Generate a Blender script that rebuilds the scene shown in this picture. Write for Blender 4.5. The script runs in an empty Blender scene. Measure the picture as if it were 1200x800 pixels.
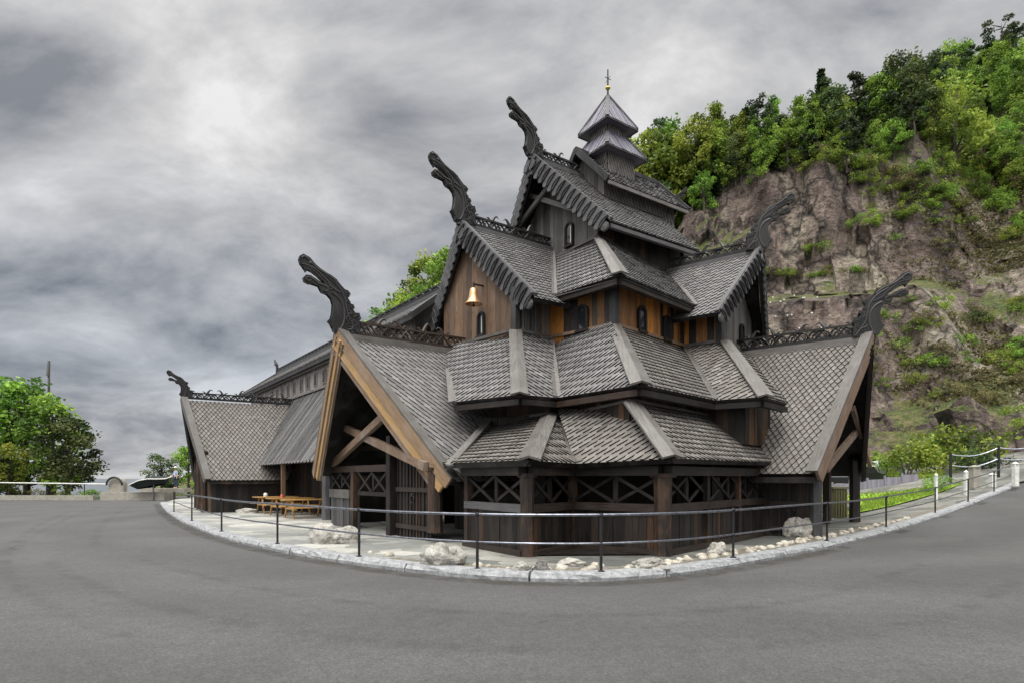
import bpy, bmesh, math, random
from mathutils import Vector, Matrix, noise
random.seed(7)
R=math.radians
scene=bpy.context.scene
COL=scene.collection
F=700.0; CX=600.0; HY=560.0; CAMZ=1.7

# ------------------------------------------------------------------ helpers
def V(*a): return Vector(a)
def px(x,y,Y): return V((x-CX)/F*Y, Y, CAMZ+(HY-y)/F*Y)
def ground_z(X,Y=0):
    if X<8: return 0.0
    if X<34: return .0045*(X-8)**2
    return .0045*26**2+.234*(X-34)*.6
def px_ground(x,y,lift=0.0):
    Y=8.0
    while Y<90:
        X=(x-CX)/F*Y
        if HY+(CAMZ-ground_z(X)-lift)*F/Y<=y: break
        Y+=.02
    return V((x-CX)/F*Y,Y,ground_z((x-CX)/F*Y)+lift)

def tag(o,label=None,cat=None,group=None,kind=None):
    if label: o['label']=label
    if cat: o['category']=cat
    if group: o['group']=group
    if kind: o['kind']=kind
    return o
def empty(name,loc,label=None,cat=None,group=None,rz=0.0):
    o=bpy.data.objects.new(name,None); COL.objects.link(o); o.location=loc
    o.rotation_euler=(0,0,rz); o.empty_display_size=.3
    bpy.context.view_layer.update()
    return tag(o,label,cat,group)

class MB:
    """collects faces with a per face tint and metric UVs"""
    def __init__(s): s.v=[]; s.f=[]; s.t=[]; s.uv=[]
    def face(s,pts,tint=.5,uv=None):
        n=len(s.v); s.v+= [Vector(p) for p in pts]
        s.f.append(tuple(range(n,n+len(pts)))); s.t.append(tint)
        if uv is None: uv=[(0,0)]*len(pts)
        s.uv.append(uv)
    def prism(s,pts,ext,tint=.5,uvs=None,caps=(True,True)):
        """pts: planar outline (CCW seen from +ext), ext: extrude vector"""
        pts=[Vector(p) for p in pts]; ext=Vector(ext)
        top=[p+ext for p in pts]
        if uvs is None:
            u=(pts[1]-pts[0]); 
            if u.length<1e-6: u=V(1,0,0)
            u.normalize(); w=ext.normalized().cross(u)
            uvs=[((p-pts[0]).dot(u),(p-pts[0]).dot(w)) for p in pts]
        if caps[0]: s.face(top,tint,uvs)
        if caps[1]: s.face(pts[::-1],tint,uvs[::-1])
        n=len(pts)
        for i in range(n):
            j=(i+1)%n
            s.face([pts[i],pts[j],top[j],top[i]],tint,[uvs[i],uvs[j],(uvs[j][0]+.03,uvs[j][1]+.03),(uvs[i][0]+.03,uvs[i][1]+.03)])
    def beam(s,a,b,w,h,up=V(0,0,1),tint=None):
        """rectangular beam from a to b, w = width sideways, h = height along up; grain runs along"""
        a=Vector(a); b=Vector(b); d=(b-a); L=d.length
        if L<1e-5: return
        d/=L; side=d.cross(up)
        if side.length<1e-4: side=d.cross(V(1,0,0))
        side.normalize(); upv=side.cross(d).normalized()
        if tint is None: tint=random.random()
        c=[(-w/2,-h/2),(w/2,-h/2),(w/2,h/2),(-w/2,h/2)]
        A=[a+side*x+upv*y for x,y in c]; B=[b+side*x+upv*y for x,y in c]
        off=random.random()*20
        s.face(A,tint,[(x+off,y) for x,y in c]); s.face(B[::-1],tint,[(x+off,y) for x,y in c[::-1]])
        acc=off
        for i in range(4):
            j=(i+1)%4; wd=(A[j]-A[i]).length
            s.face([A[j],A[i],B[i],B[j]],tint,[(acc+wd,0),(acc,0),(acc,L),(acc+wd,L)])
            acc+=wd
    def box(s,c,sx,sy,sz,tint=.5,ax=V(1,0,0)):
        c=Vector(c); ax=Vector(ax).normalized(); ay=V(0,0,1).cross(ax)
        s.beam(c-V(0,0,sz/2),c+V(0,0,sz/2),sx,sy,up=ay,tint=tint)
    def tube(s,pts,r,n=6,tint=.5,caps=True):
        pts=[Vector(p) for p in pts]; k=len(pts)
        if not hasattr(r,'__len__'): r=[r]*k
        base=len(s.v); ref=None; L=0
        for i,p in enumerate(pts):
            d=(pts[min(i+1,k-1)]-pts[max(i-1,0)])
            if d.length<1e-7: d=V(0,0,1)
            d.normalize()
            if ref is None:
                ref=d.orthogonal().normalized()
            ref=(ref-d*ref.dot(d))
            if ref.length<1e-5: ref=d.orthogonal()
            ref.normalize(); q=d.cross(ref)
            for j in range(n):
                a=2*math.pi*j/n
                s.v.append(p+(ref*math.cos(a)+q*math.sin(a))*r[i])
        for i in range(k-1):
            l=(pts[i+1]-pts[i]).length
            for j in range(n):
                j2=(j+1)%n
                s.f.append((base+i*n+j,base+i*n+j2,base+(i+1)*n+j2,base+(i+1)*n+j)); s.t.append(tint)
                u0=j*.05; u1=(j+1)*.05
                s.uv.append([(u0,L),(u1,L),(u1,L+l),(u0,L+l)])
            L+=l
        if caps:
            s.f.append(tuple(base+j for j in range(n))[::-1]); s.t.append(tint); s.uv.append([(0,0)]*n)
            s.f.append(tuple(base+(k-1)*n+j for j in range(n))); s.t.append(tint); s.uv.append([(0,0)]*n)
    def lathe(s,c,prof,n=16,tint=.5,axis=V(0,0,1)):
        c=Vector(c); axis=Vector(axis).normalized(); u=axis.orthogonal().normalized(); w=axis.cross(u)
        base=len(s.v); k=len(prof)
        for r,z in prof:
            for j in range(n):
                a=2*math.pi*j/n
                s.v.append(c+axis*z+(u*math.cos(a)+w*math.sin(a))*r)
        for i in range(k-1):
            for j in range(n):
                j2=(j+1)%n
                s.f.append((base+i*n+j,base+i*n+j2,base+(i+1)*n+j2,base+(i+1)*n+j)); s.t.append(tint)
                s.uv.append([(j*.1,prof[i][1]),(j*.1+.1,prof[i][1]),(j*.1+.1,prof[i+1][1]),(j*.1,prof[i+1][1])])
    def blob(s,c,rx,ry,rz,sub=2,amp=.2,sc=1.0,tint=.5,seed=0,flat=-.6):
        bm=bmesh.new(); bmesh.ops.create_icosphere(bm,subdivisions=sub,radius=1)
        base=len(s.v); c=Vector(c)
        for v in bm.verts:
            p=v.co.copy()
            n1=noise.noise(p*sc+V(seed*3.1,seed*1.7,seed)); n2=noise.noise(p*sc*2.7+V(seed,seed*5.1,2))
            cell=noise.cell_vector(p*1.3*sc+V(seed,0,0))
            k=1+amp*n1*1.6+amp*.7*n2+amp*.35*(cell.x-.5)
            q=p*k
            if q.z<flat: q.z=flat
            s.v.append(c+V(q.x*rx,q.y*ry,q.z*rz))
        for f in bm.faces:
            s.f.append(tuple(base+v.index for v in f.verts)); s.t.append(tint); s.uv.append([(0,0)]*3)
        bm.free()
    def build(s,name,mat,parent=None,smooth=False,kind=None,off=None):
        me=bpy.data.meshes.new(name)
        o3=off if off is not None else (parent_world(parent) if parent is not None else V(0,0,0))
        me.from_pydata([tuple(v-o3) for v in s.v],[],s.f)
        if len(me.polygons)==len(s.t):
            at=me.attributes.new('tint','FLOAT','FACE'); at.data.foreach_set('value',s.t)
            ul=me.uv_layers.new(name='UVMap'); flat=[]
            for u in s.uv:
                for a in u: flat+=[a[0],a[1]]
            ul.data.foreach_set('uv',flat)
        if smooth: me.polygons.foreach_set('use_smooth',[True]*len(me.polygons))
        me.materials.append(mat); me.update()
        o=bpy.data.objects.new(name,me); COL.objects.link(o)
        if parent is not None: o.parent=parent
        if kind: o['kind']=kind
        return o
def parent_world(p):
    w=V(0,0,0)
    while p is not None: w+=p.location; p=p.parent
    return w

def clip(poly,a,b):
    """keep the part of 2D poly left of a->b"""
    out=[]; n=len(poly)
    def side(p): return (b[0]-a[0])*(p[1]-a[1])-(b[1]-a[1])*(p[0]-a[0])
    for i in range(n):
        p=poly[i]; q=poly[(i+1)%n]; sp=side(p); sq=side(q)
        if sp>=0: out.append(p)
        if (sp>=0)!=(sq>=0):
            t=sp/(sp-sq); out.append((p[0]+(q[0]-p[0])*t,p[1]+(q[1]-p[1])*t))
    return out
def clip_poly(poly,cl):
    for i in range(len(cl)):
        if len(poly)<3: return []
        poly=clip(poly,cl[i],cl[(i+1)%len(cl)])
    return poly if len(poly)>=3 else []
def area2(p): return sum(p[i][0]*p[(i+1)%len(p)][1]-p[(i+1)%len(p)][0]*p[i][1] for i in range(len(p)))/2

def fit_frame(poly,outward=None):
    c=sum(poly,V(0,0,0))/len(poly); n=V(0,0,0)
    for i in range(len(poly)):
        n+=(poly[i]-c).cross(poly[(i+1)%len(poly)]-c)
    n.normalize()
    if outward is not None:
        if n.dot(outward)<0: n=-n
    elif n.z<0: n=-n
    v=V(0,0,1)-n*n.z; v.normalize(); u=v.cross(n)
    return c,u,v,n

def shingles(mb,poly,pitch=.2,width=.2,th=.06,jit=.008,outward=None,tb=(.15,1),lean=-1,pointed=False,eave=False):
    """real overlapping shingles laid over a roof plane: slanted lower edges that line up
    diagonally from course to course (lean -1: like /, +1: like \\), or pointed ones; edges and slab near black, shadow lines put into the colour"""
    c,u,v,n=fit_frame(poly,outward)
    if eave:
        m0=(poly[0]+poly[1])/2; n=(poly[1]-poly[0]).cross((poly[2]+poly[3])/2-m0).normalized()
        if n.z<0: n=-n
        c=m0; v=(V(0,0,1)-n*n.z).normalized(); u=v.cross(n)
    P=[((p-c).dot(u),(p-c).dot(v)) for p in poly]
    if area2(P)<0: P=P[::-1]
    x0=min(p[0] for p in P); x1=max(p[0] for p in P); y0=min(p[1] for p in P); y1=max(p[1] for p in P)
    mb.prism([c+u*x+v*y-n*.10 for x,y in P],n*.10,0.0)  # slab under the shingles in near black, painted shade for the gaps
    rows=int((y1-y0)/pitch)+3
    for r in range(rows):
        yb=y0+(r-1)*pitch
        ncol=int((x1-x0)/width)+3
        rowj=random.uniform(-jit,jit)
        for k in range(ncol):
            xc=x0+(k-1)*width+((.5*width) if (pointed and r%2) else 0)+random.uniform(-jit,jit)*.5
            hw=width*.5-.003; b=yb+random.uniform(-jit,jit)+rowj*.5; T=pitch*.96; top_y=b+2*pitch+.02
            if pointed: out=[(xc-hw,b+T),(xc-hw*.12,b),(xc+hw*.12,b),(xc+hw,b+T),(xc+hw,top_y),(xc-hw,top_y)]
            elif lean>0: out=[(xc-hw,b+T),(xc+hw*.80,b),(xc+hw,b+T*.1),(xc+hw,top_y),(xc-hw,top_y)]
            else: out=[(xc-hw,b+T*.1),(xc-hw*.80,b),(xc+hw,b+T),(xc+hw,top_y),(xc-hw,top_y)]
            q=clip_poly(out,P)
            if not q or abs(area2(q))<.0006: continue
            t=tb[0]+(tb[1]-tb[0])*(.5+random.uniform(-.5,.5)*random.uniform(.3,1))
            tilt=random.uniform(-.04,.04); span=2*pitch
            top=[]
            for x,y in q:
                f=max(0,min(1,(y-b)/span))
                top.append(c+u*x+v*y+n*(th*(1-f)+.006+(x-xc)*tilt))
            ou=random.random()*30
            uv=[(x+ou,y) for x,y in q]
            mb.face(top,t,uv); m=len(q)
            for i in range(m):
                j=(i+1)%m
                if (q[i][1]+q[j][1])/2>b+pitch*1.3: continue
                mb.face([c+u*q[i][0]+v*q[i][1],c+u*q[j][0]+v*q[j][1],top[j],top[i]],0.0,[uv[i],uv[j],uv[j],uv[i]])  # edge faces near black: the shadow under each course painted in
    return c,u,v,n

def strips(mb,poly,width=.2,gap=.006,th=.03,jit=.01,outward=None,batten=0,tint=None,back=.06):
    """planks running up a plane (walls and the plank roofs)"""
    c,u,v,n=fit_frame(poly,outward)
    P=[((p-c).dot(u),(p-c).dot(v)) for p in poly]
    if area2(P)<0: P=P[::-1]
    x0=min(p[0] for p in P); x1=max(p[0] for p in P); y0=min(p[1] for p in P)-1; y1=max(p[1] for p in P)+1
    mb.prism([c+u*x+v*y-n*back for x,y in P],n*back,0.02)
    x=x0
    while x<x1-.01:
        w=width*random.uniform(.75,1.25); xe=min(x+w,x1)
        q=clip_poly([(x+gap/2,y0),(xe-gap/2,y0),(xe-gap/2,y1),(x+gap/2,y1)],P)
        t=random.random() if tint is None else tint()
        if q:
            h=th+random.uniform(-jit,jit); ou=random.random()*40
            mb.prism([c+u*a+v*b for a,b in q],n*h,t,[(a+ou,b) for a,b in q],caps=(True,False))
        if batten:
            q=clip_poly([(x-batten/2,y0),(x+batten/2,y0),(x+batten/2,y1),(x-batten/2,y1)],P)
            if q:
                t=random.random() if tint is None else tint()
                mb.prism([c+u*a+v*b+n*.004 for a,b in q],n*(th+.03),t,[(a+5,b) for a,b in q],caps=(True,False))
        x=xe
    return c,u,v,n

# ------------------------------------------------------------------ materials
def newmat(name):
    m=bpy.data.materials.new(name); m.use_nodes=True; nt=m.node_tree
    for n in list(nt.nodes): nt.nodes.remove(n)
    out=nt.nodes.new('ShaderNodeOutputMaterial'); b=nt.nodes.new('ShaderNodeBsdfPrincipled')
    nt.links.new(b.outputs[0],out.inputs[0])
    return m,nt,b
def ramp(nt,fac,stops):
    r=nt.nodes.new('ShaderNodeValToRGB'); nt.links.new(fac,r.inputs[0])
    e=r.color_ramp.elements
    while len(e)<len(stops): e.new(.5)
    for i,(p,c) in enumerate(stops): e[i].position=p; e[i].color=(*c,1) if len(c)==3 else c
    return r.outputs[0]
def nz(nt,vec,scale,detail=4,rough=.55,dist=0.0):
    n=nt.nodes.new('ShaderNodeTexNoise'); n.inputs['Scale'].default_value=scale
    n.inputs['Detail'].default_value=detail; n.inputs['Roughness'].default_value=rough
    n.inputs['Distortion'].default_value=dist
    if vec is not None: nt.links.new(vec,n.inputs['Vector'])
    return n.outputs['Fac']
def mapping(nt,src,scale=(1,1,1),rot=(0,0,0)):
    m=nt.nodes.new('ShaderNodeMapping'); nt.links.new(src,m.inputs[0])
    m.inputs['Scale'].default_value=scale; m.inputs['Rotation'].default_value=rot
    return m.outputs[0]
def coord(nt,which='Object'):
    return nt.nodes.new('ShaderNodeTexCoord').outputs[which]
def worldpos(nt): return nt.nodes.new('ShaderNodeNewGeometry').outputs['Position']
def mixc(nt,fac,a,b,mode='MIX'):
    m=nt.nodes.new('ShaderNodeMix'); m.data_type='RGBA'; m.blend_type=mode
    for k,sock in ((0,fac),(6,a),(7,b)):
        if hasattr(sock,'links') or hasattr(sock,'node'): nt.links.new(sock,m.inputs[k])
        else: m.inputs[k].default_value=sock if k==0 else ((*sock,1) if len(sock)==3 else sock)
    return m.outputs[2]
def math_(nt,op,a,b=None,clampit=False):
    m=nt.nodes.new('ShaderNodeMath'); m.operation=op; m.use_clamp=clampit
    for k,s in ((0,a),(1,b)):
        if s is None: continue
        if hasattr(s,'node'): nt.links.new(s,m.inputs[k])
        else: m.inputs[k].default_value=s
    return m.outputs[0]
def attr(nt,name='tint'):
    a=nt.nodes.new('ShaderNodeAttribute'); a.attribute_name=name; return a.outputs['Fac']
def bump(nt,b,h,strength=.4,dist=.02):
    n=nt.nodes.new('ShaderNodeBump'); n.inputs['Strength'].default_value=strength; n.inputs['Distance'].default_value=dist
    nt.links.new(h,n.inputs['Height']); nt.links.new(n.outputs[0],b.inputs['Normal'])

def wood(name,stops,rough=.62,grain=(.55,1.25),knots=.25,weather=.35,wcol=(.25,.245,.24),bumpd=.01,spec=.3):
    """stops: ramp over the per plank tint"""
    m,nt,b=newmat(name)
    base=ramp(nt,attr(nt),stops)
    uv=nt.nodes.new('ShaderNodeUVMap').outputs[0]
    g=nz(nt,mapping(nt,uv,(38,2.2,1)),1.0,5,.6,.6)
    gr=ramp(nt,g,[(.3,(grain[0],)*3),(.7,(grain[1],)*3)])
    col=mixc(nt,1.0,base,gr,'MULTIPLY')
    wpos=worldpos(nt)
    w=nz(nt,mapping(nt,wpos,(1.3,1.3,.55)),1.6,6,.65)
    wf=ramp(nt,w,[(.48,(0,0,0)),(.72,(weather,)*3)])
    wf2=nt.nodes.new('ShaderNodeRGBToBW'); nt.links.new(wf,wf2.inputs[0])
    col=mixc(nt,wf2.outputs[0],col,wcol)
    k=nz(nt,mapping(nt,uv,(9,4,1)),1.0,2,.5)
    kf=ramp(nt,k,[(.68,(0,0,0)),(.74,(knots,)*3)])
    kb=nt.nodes.new('ShaderNodeRGBToBW'); nt.links.new(kf,kb.inputs[0])
    col=mixc(nt,kb.outputs[0],col,(.012,.009,.008))
    nt.links.new(col,b.inputs['Base Color'])
    rr=math_(nt,'MULTIPLY_ADD',g,.25); nt.nodes[-1].inputs[2].default_value=rough-.12
    nt.links.new(rr,b.inputs['Roughness'])
    b.inputs['Specular IOR Level'].default_value=spec
    bump(nt,b,g,.6,bumpd)
    return m
M={}
M['shingle']=wood('tarred_shingle',[(0,(.006,.005,.005)),(.1,(.07,.067,.066)),(.35,(.125,.12,.118)),(.7,(.165,.158,.156)),(1,(.22,.212,.21))],.5,(.6,1.2),.1,.3,(0.14,0.1365,0.133))
M['shingle_warm']=wood('warm_shingle',[(0,(.006,.005,.004)),(.1,(.065,.056,.05)),(.4,(.13,.116,.106)),(.75,(.18,.165,.153)),(1,(.235,.22,.205))],.52,(.6,1.2),.1,.25,(0.154,0.14,0.133))
M['shingle_blue']=wood('slate_tinted_shingle',[(0,(.10,.095,.12)),(1,(.24,.225,.28))],.4,(.6,1.2),.0,.1)
M['plankroof']=wood('plank_roof_wood',[(0,(.07,.068,.068)),(.5,(.13,.127,.125)),(1,(.24,.235,.235))],.5,(.5,1.25),.1,.4,(0.1872,0.1872,0.1908))
M['board']=wood('weathered_board',[(0,(.075,.066,.06)),(.5,(.11,.10,.093)),(1,(.155,.145,.135))],.5,(.5,1.3),.4,.5,(0.168,0.164,0.16))
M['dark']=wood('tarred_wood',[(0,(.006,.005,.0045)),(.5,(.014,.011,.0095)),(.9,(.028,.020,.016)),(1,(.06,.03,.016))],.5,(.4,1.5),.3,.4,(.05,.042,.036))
M['darkgrey']=wood('dark_grey_wood',[(0,(.012,.011,.012)),(.4,(.04,.038,.04)),(1,(.095,.092,.095))],.45,(.6,1.3),.1,.5,(0.0975,0.0975,0.099))
M['carved']=wood('carved_dark_wood',[(0,(.008,.007,.007)),(.6,(.014,.013,.013)),(1,(.045,.042,.042))],.32,(.7,1.3),.1,.3,(.07,.068,.068))
M['carvedbrown']=wood('carved_brown_wood',[(0,(.012,.009,.007)),(1,(.045,.028,.02))],.42,(.7,1.3),.1,.35,(.07,.055,.045))
M['orange']=wood('amber_pine_planks',[(0,(.014,.012,.012)),(.3,(.03,.024,.02)),(.38,(.13,.06,.022)),(.6,(.20,.095,.034)),(.85,(.32,.14,.036)),(1,(.48,.19,.035))],.55,(.45,1.3),.55,.25,(.14,.1,.07))
M['brownplank']=wood('brown_pine_planks',[(0,(.05,.036,.028)),(.4,(.11,.07,.047)),(.8,(.165,.10,.06)),(1,(.22,.14,.085))],.6,(.4,1.4),.8,.45,(.2,.16,.13))
M['darkbrown']=wood('dark_brown_planks',[(0,(.008,.007,.006)),(.5,(.02,.015,.012)),(.7,(.055,.03,.017)),(1,(.11,.055,.025))],.55,(.4,1.5),.5,.3,(.09,.065,.05))
M['lightplank']=wood('pale_clerestory_planks',[(0,(.16,.13,.115)),(1,(.27,.25,.235))],.6,(.5,1.3),.4,.5,(0.264,0.256,0.248))
M['greyplank']=wood('grey_pine_planks',[(0,(.03,.028,.027)),(.5,(.09,.084,.08)),(.88,(.15,.14,.132)),(1,(.20,.13,.08))],.6,(.5,1.3),.4,.4,(0.176,0.168,0.16))
M['barge']=wood('barge_pine',[(0,(.15,.095,.06)),(.5,(.25,.165,.10)),(.8,(.34,.215,.11)),(1,(.42,.26,.11))],.55,(.55,1.2),.5,.5,(.26,.215,.18))
M['truss']=wood('truss_pine',[(0,(.14,.095,.066)),(1,(.23,.155,.108))],.6,(.55,1.2),.5,.5,(.28,.245,.22))
M['table']=wood('yellow_pine',[(0,(.33,.18,.06)),(1,(.46,.27,.10))],.45,(.8,1.1),.15,.1,(.6,.4,.2))
M['post']=wood('worn_post_wood',[(0,(.014,.011,.01)),(.6,(.03,.021,.017)),(1,(.06,.035,.024))],.5,(.4,1.5),.4,.8,(.12,.065,.038))
M['fencewood']=wood('pale_fence_wood',[(0,(.19,.18,.21)),(1,(.27,.26,.30))],.6,(.8,1.1),.1,.2)

def plain(name,col,rough=.5,metal=0,nscale=20,namp=.15,spec=.5,bd=.003):
    m,nt,b=newmat(name); n=nz(nt,worldpos(nt),nscale,4)
    c=ramp(nt,n,[(.3,tuple(x*(1-namp) for x in col)),(.7,tuple(min(1,x*(1+namp)) for x in col))])
    nt.links.new(c,b.inputs['Base Color']); b.inputs['Roughness'].default_value=rough; b.inputs['Metallic'].default_value=metal
    b.inputs['Specular IOR Level'].default_value=spec
    if bd: bump(nt,b,n,.4,bd)
    return m
M['iron']=plain('black_iron',(.018,.018,.02),.45,.3)
M['rail']=plain('worn_steel_rail',(.22,.23,.27),.28,.9,12,.4)
M['bell']=plain('polished_bronze',(.62,.36,.2),.38,.75,9,.12)
M['gold']=plain('gilt_ball',(.6,.42,.1),.3,.9)
M['glass']=plain('dark_window_glass',(.015,.017,.02),.08,0,5,.1,.8,0)
M['whiteframe']=plain('pale_reveal',(.6,.6,.58),.6)
M['green']=plain('dark_green_cloth',(.006,.014,.012),.8)
M['white']=plain('white_paint',(.60,.60,.57),.6,0,8,.2)
M['concrete']=plain('pale_concrete',(.27,.25,.215),.85,0,3,.2)
M['skin']=plain('skin',(.55,.34,.25),.6); M['blue']=plain('pale_blue_cloth',(.32,.38,.58),.8)
M['navy']=plain('navy_cloth',(.03,.04,.09),.8); M['tyre']=plain('tyre_rubber',(.02,.02,.02),.8)
M['carblack']=plain('black_car_paint',(.015,.016,.02),.15,.2,2,.05,.6,0); M['carsilver']=plain('silver_car_paint',(.5,.52,.55),.2,.5,2,.05,.6,0)
M['olive']=plain('olive_bin',(.12,.115,.05),.6)
M['red']=plain('red_plastic',(.5,.12,.08),.4)
M['lichen']=plain('mossy_mast',(.1,.1,.09),.8)

def stone(name,cols,sc=3.0,bd=.05,rough=.85,moss=0):
    m,nt,b=newmat(name); p=worldpos(nt)
    n=nz(nt,p,sc,8,.62,.4); n2=nz(nt,p,sc*7,4,.6)
    c=ramp(nt,n,[(.28,cols[0]),(.48,cols[1]),(.62,cols[2]),(.75,cols[3])])
    c2=ramp(nt,n2,[(.3,(.65,)*3),(.7,(1.2,)*3)])
    c=mixc(nt,1.0,c,c2,'MULTIPLY')
    nt.links.new(c,b.inputs['Base Color']); b.inputs['Roughness'].default_value=rough
    bump(nt,b,math_(nt,'ADD',n,math_(nt,'MULTIPLY',n2,.4)),.8,bd)
    return m
M['boulder']=stone('grey_boulder',[(.16,.15,.13),(.30,.285,.26),(.42,.40,.36),(.22,.21,.14)],3.5)
M['boulderdark']=stone('dark_boulder',[(.09,.085,.08),(.16,.15,.145),(.24,.23,.22),(.14,.14,.10)],3.5)
M['cobble']=stone('cream_cobble',[(.25,.21,.16),(.38,.34,.28),(.50,.47,.41),(.30,.24,.17)],6,.01,.7)
M['granite']=stone('granite_kerb',[(.15,.155,.163),(.26,.265,.275),(.37,.375,.385),(.22,.22,.23)],9,.02,.8)

# asphalt
m,nt,b=newmat('asphalt'); p=worldpos(nt)
fine=nz(nt,p,45,5,.8); big=nz(nt,mapping(nt,p,(.7,.9,1)),.42,7,.62,.5); mid=nz(nt,p,5,5,.6)
c=ramp(nt,fine,[(.3,(.024,.0235,.024)),(.5,(.057,.056,.056)),(.7,(.112,.110,.110))])
cb=ramp(nt,big,[(.3,(.82,.82,.82)),(.5,(.98,.97,.96)),(.7,(1.17,1.16,1.15))])
c=mixc(nt,1,c,cb,'MULTIPLY')
cm=ramp(nt,mid,[(.3,(.88,.88,.88)),(.7,(1.1,1.1,1.1))]); c=mixc(nt,1,c,cm,'MULTIPLY')
# worn wheel tracks that bend along the kerb
sep=nt.nodes.new('ShaderNodeSeparateXYZ'); nt.links.new(p,sep.inputs[0])
wv=nt.nodes.new('ShaderNodeTexWave'); wv.wave_type='RINGS'; wv.rings_direction='Z'; wv.inputs['Scale'].default_value=.11; wv.inputs['Distortion'].default_value=3.0
wv.inputs['Detail'].default_value=3; wv.inputs['Detail Scale'].default_value=.6
mp=nt.nodes.new('ShaderNodeMapping'); nt.links.new(p,mp.inputs[0]); mp.inputs['Location'].default_value=(-3,-30,0); nt.links.new(mp.outputs[0],wv.inputs['Vector'])
cw=ramp(nt,wv.outputs['Fac'],[(.0,(.9,.9,.9)),(1,(1.07,1.07,1.07))]); c=mixc(nt,1,c,cw,'MULTIPLY')
spk=nt.nodes.new('ShaderNodeTexVoronoi'); spk.inputs['Scale'].default_value=3.0; nt.links.new(p,spk.inputs['Vector'])
sf=ramp(nt,spk.outputs['Distance'],[(.02,(.7,.7,.7)),(.04,(0,0,0))]); sfb=nt.nodes.new('ShaderNodeRGBToBW'); nt.links.new(sf,sfb.inputs[0])
c=mixc(nt,sfb.outputs[0],c,(.03,.028,.025))
cv=nt.nodes.new('ShaderNodeTexVoronoi'); cv.feature='DISTANCE_TO_EDGE'; cv.inputs['Scale'].default_value=.22
vmm=nt.nodes.new('ShaderNodeVectorMath'); vmm.operation='MULTIPLY_ADD'; wq=nt.nodes.new('ShaderNodeTexNoise'); wq.inputs['Scale'].default_value=1.3; wq.inputs['Detail'].default_value=6; nt.links.new(p,wq.inputs['Vector'])
nt.links.new(wq.outputs['Color'],vmm.inputs[0]); vmm.inputs[1].default_value=(1.6,1.6,0); nt.links.new(p,vmm.inputs[2]); nt.links.new(vmm.outputs[0],cv.inputs['Vector'])
cr=ramp(nt,cv.outputs['Distance'],[(0,(1,1,1)),(.0035,(0,0,0))]); crb=nt.nodes.new('ShaderNodeRGBToBW'); nt.links.new(cr,crb.inputs[0])
msk=ramp(nt,nz(nt,p,.23,3),[(.5,(0,0,0)),(.6,(.6,.6,.6))]); mskb=nt.nodes.new('ShaderNodeRGBToBW'); nt.links.new(msk,mskb.inputs[0])
c=mixc(nt,math_(nt,'MULTIPLY',crb.outputs[0],mskb.outputs[0]),c,(.02,.02,.02))
nt.links.new(c,b.inputs['Base Color']); b.inputs['Roughness'].default_value=.8
bump(nt,b,fine,.5,.006); M['asphalt']=m

# slate paving
m,nt,b=newmat('slate_paving'); p=worldpos(nt)
mp=mapping(nt,p,(.75,1.1,0),(0,0,.6))
warp=nt.nodes.new('ShaderNodeTexVoronoi'); warp.feature='F1'; warp.distance='CHEBYCHEV'; warp.inputs['Scale'].default_value=1.0; warp.inputs['Randomness'].default_value=.75; nt.links.new(mp,warp.inputs['Vector'])
edge=nt.nodes.new('ShaderNodeTexVoronoi'); edge.feature='F2'; edge.distance='CHEBYCHEV'; edge.inputs['Scale'].default_value=1.0; edge.inputs['Randomness'].default_value=.75; nt.links.new(mp,edge.inputs['Vector'])
d=math_(nt,'SUBTRACT',edge.outputs['Distance'],warp.outputs['Distance'])
bw=nt.nodes.new('ShaderNodeRGBToBW'); nt.links.new(warp.outputs['Color'],bw.inputs[0])
tc=ramp(nt,bw.outputs[0],[(.2,(.16,.165,.158)),(.45,(.26,.265,.25)),(.6,(.31,.30,.275)),(.8,(.39,.38,.35))])
n=nz(nt,p,4,7,.65); tn=ramp(nt,n,[(.3,(.75,.75,.75)),(.7,(1.15,1.15,1.15))]); tc=mixc(nt,1,tc,tn,'MULTIPLY')
jf=ramp(nt,d,[(.0,(1,1,1)),(.03,(0,0,0))]); jb=nt.nodes.new('ShaderNodeRGBToBW'); nt.links.new(jf,jb.inputs[0])
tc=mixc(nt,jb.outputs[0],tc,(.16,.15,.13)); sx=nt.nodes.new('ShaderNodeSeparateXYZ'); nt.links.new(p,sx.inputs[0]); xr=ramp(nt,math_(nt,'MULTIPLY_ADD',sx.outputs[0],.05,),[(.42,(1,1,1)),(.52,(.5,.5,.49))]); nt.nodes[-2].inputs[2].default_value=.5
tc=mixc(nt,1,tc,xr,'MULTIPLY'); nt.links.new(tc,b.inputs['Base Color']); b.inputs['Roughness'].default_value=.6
bump(nt,b,math_(nt,'SUBTRACT',n,math_(nt,'MULTIPLY',jb.outputs[0],.8)),.5,.015); M['paving']=m

# lawn
m,nt,b=newmat('lawn_grass'); p=worldpos(nt)
c=ramp(nt,nz(nt,p,2.2,8,.7),[(.3,(.14,.26,.015)),(.6,(.24,.40,.02)),(.8,(.34,.46,.05))])
nt.links.new(c,b.inputs['Base Color']); b.inputs['Roughness'].default_value=.9; bump(nt,b,nz(nt,p,40,4),.9,.04); M['lawn']=m
# soil / verge
m,nt,b=newmat('verge_soil'); p=worldpos(nt)
c=ramp(nt,nz(nt,p,.8,8,.7),[(.3,(.07,.10,.02)),(.5,(.13,.13,.05)),(.65,(.26,.22,.17)),(.8,(.32,.28,.22))])
nt.links.new(c,b.inputs['Base Color']); b.inputs['Roughness'].default_value=.95; bump(nt,b,nz(nt,p,8,6),.9,.08); M['verge']=m
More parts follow.
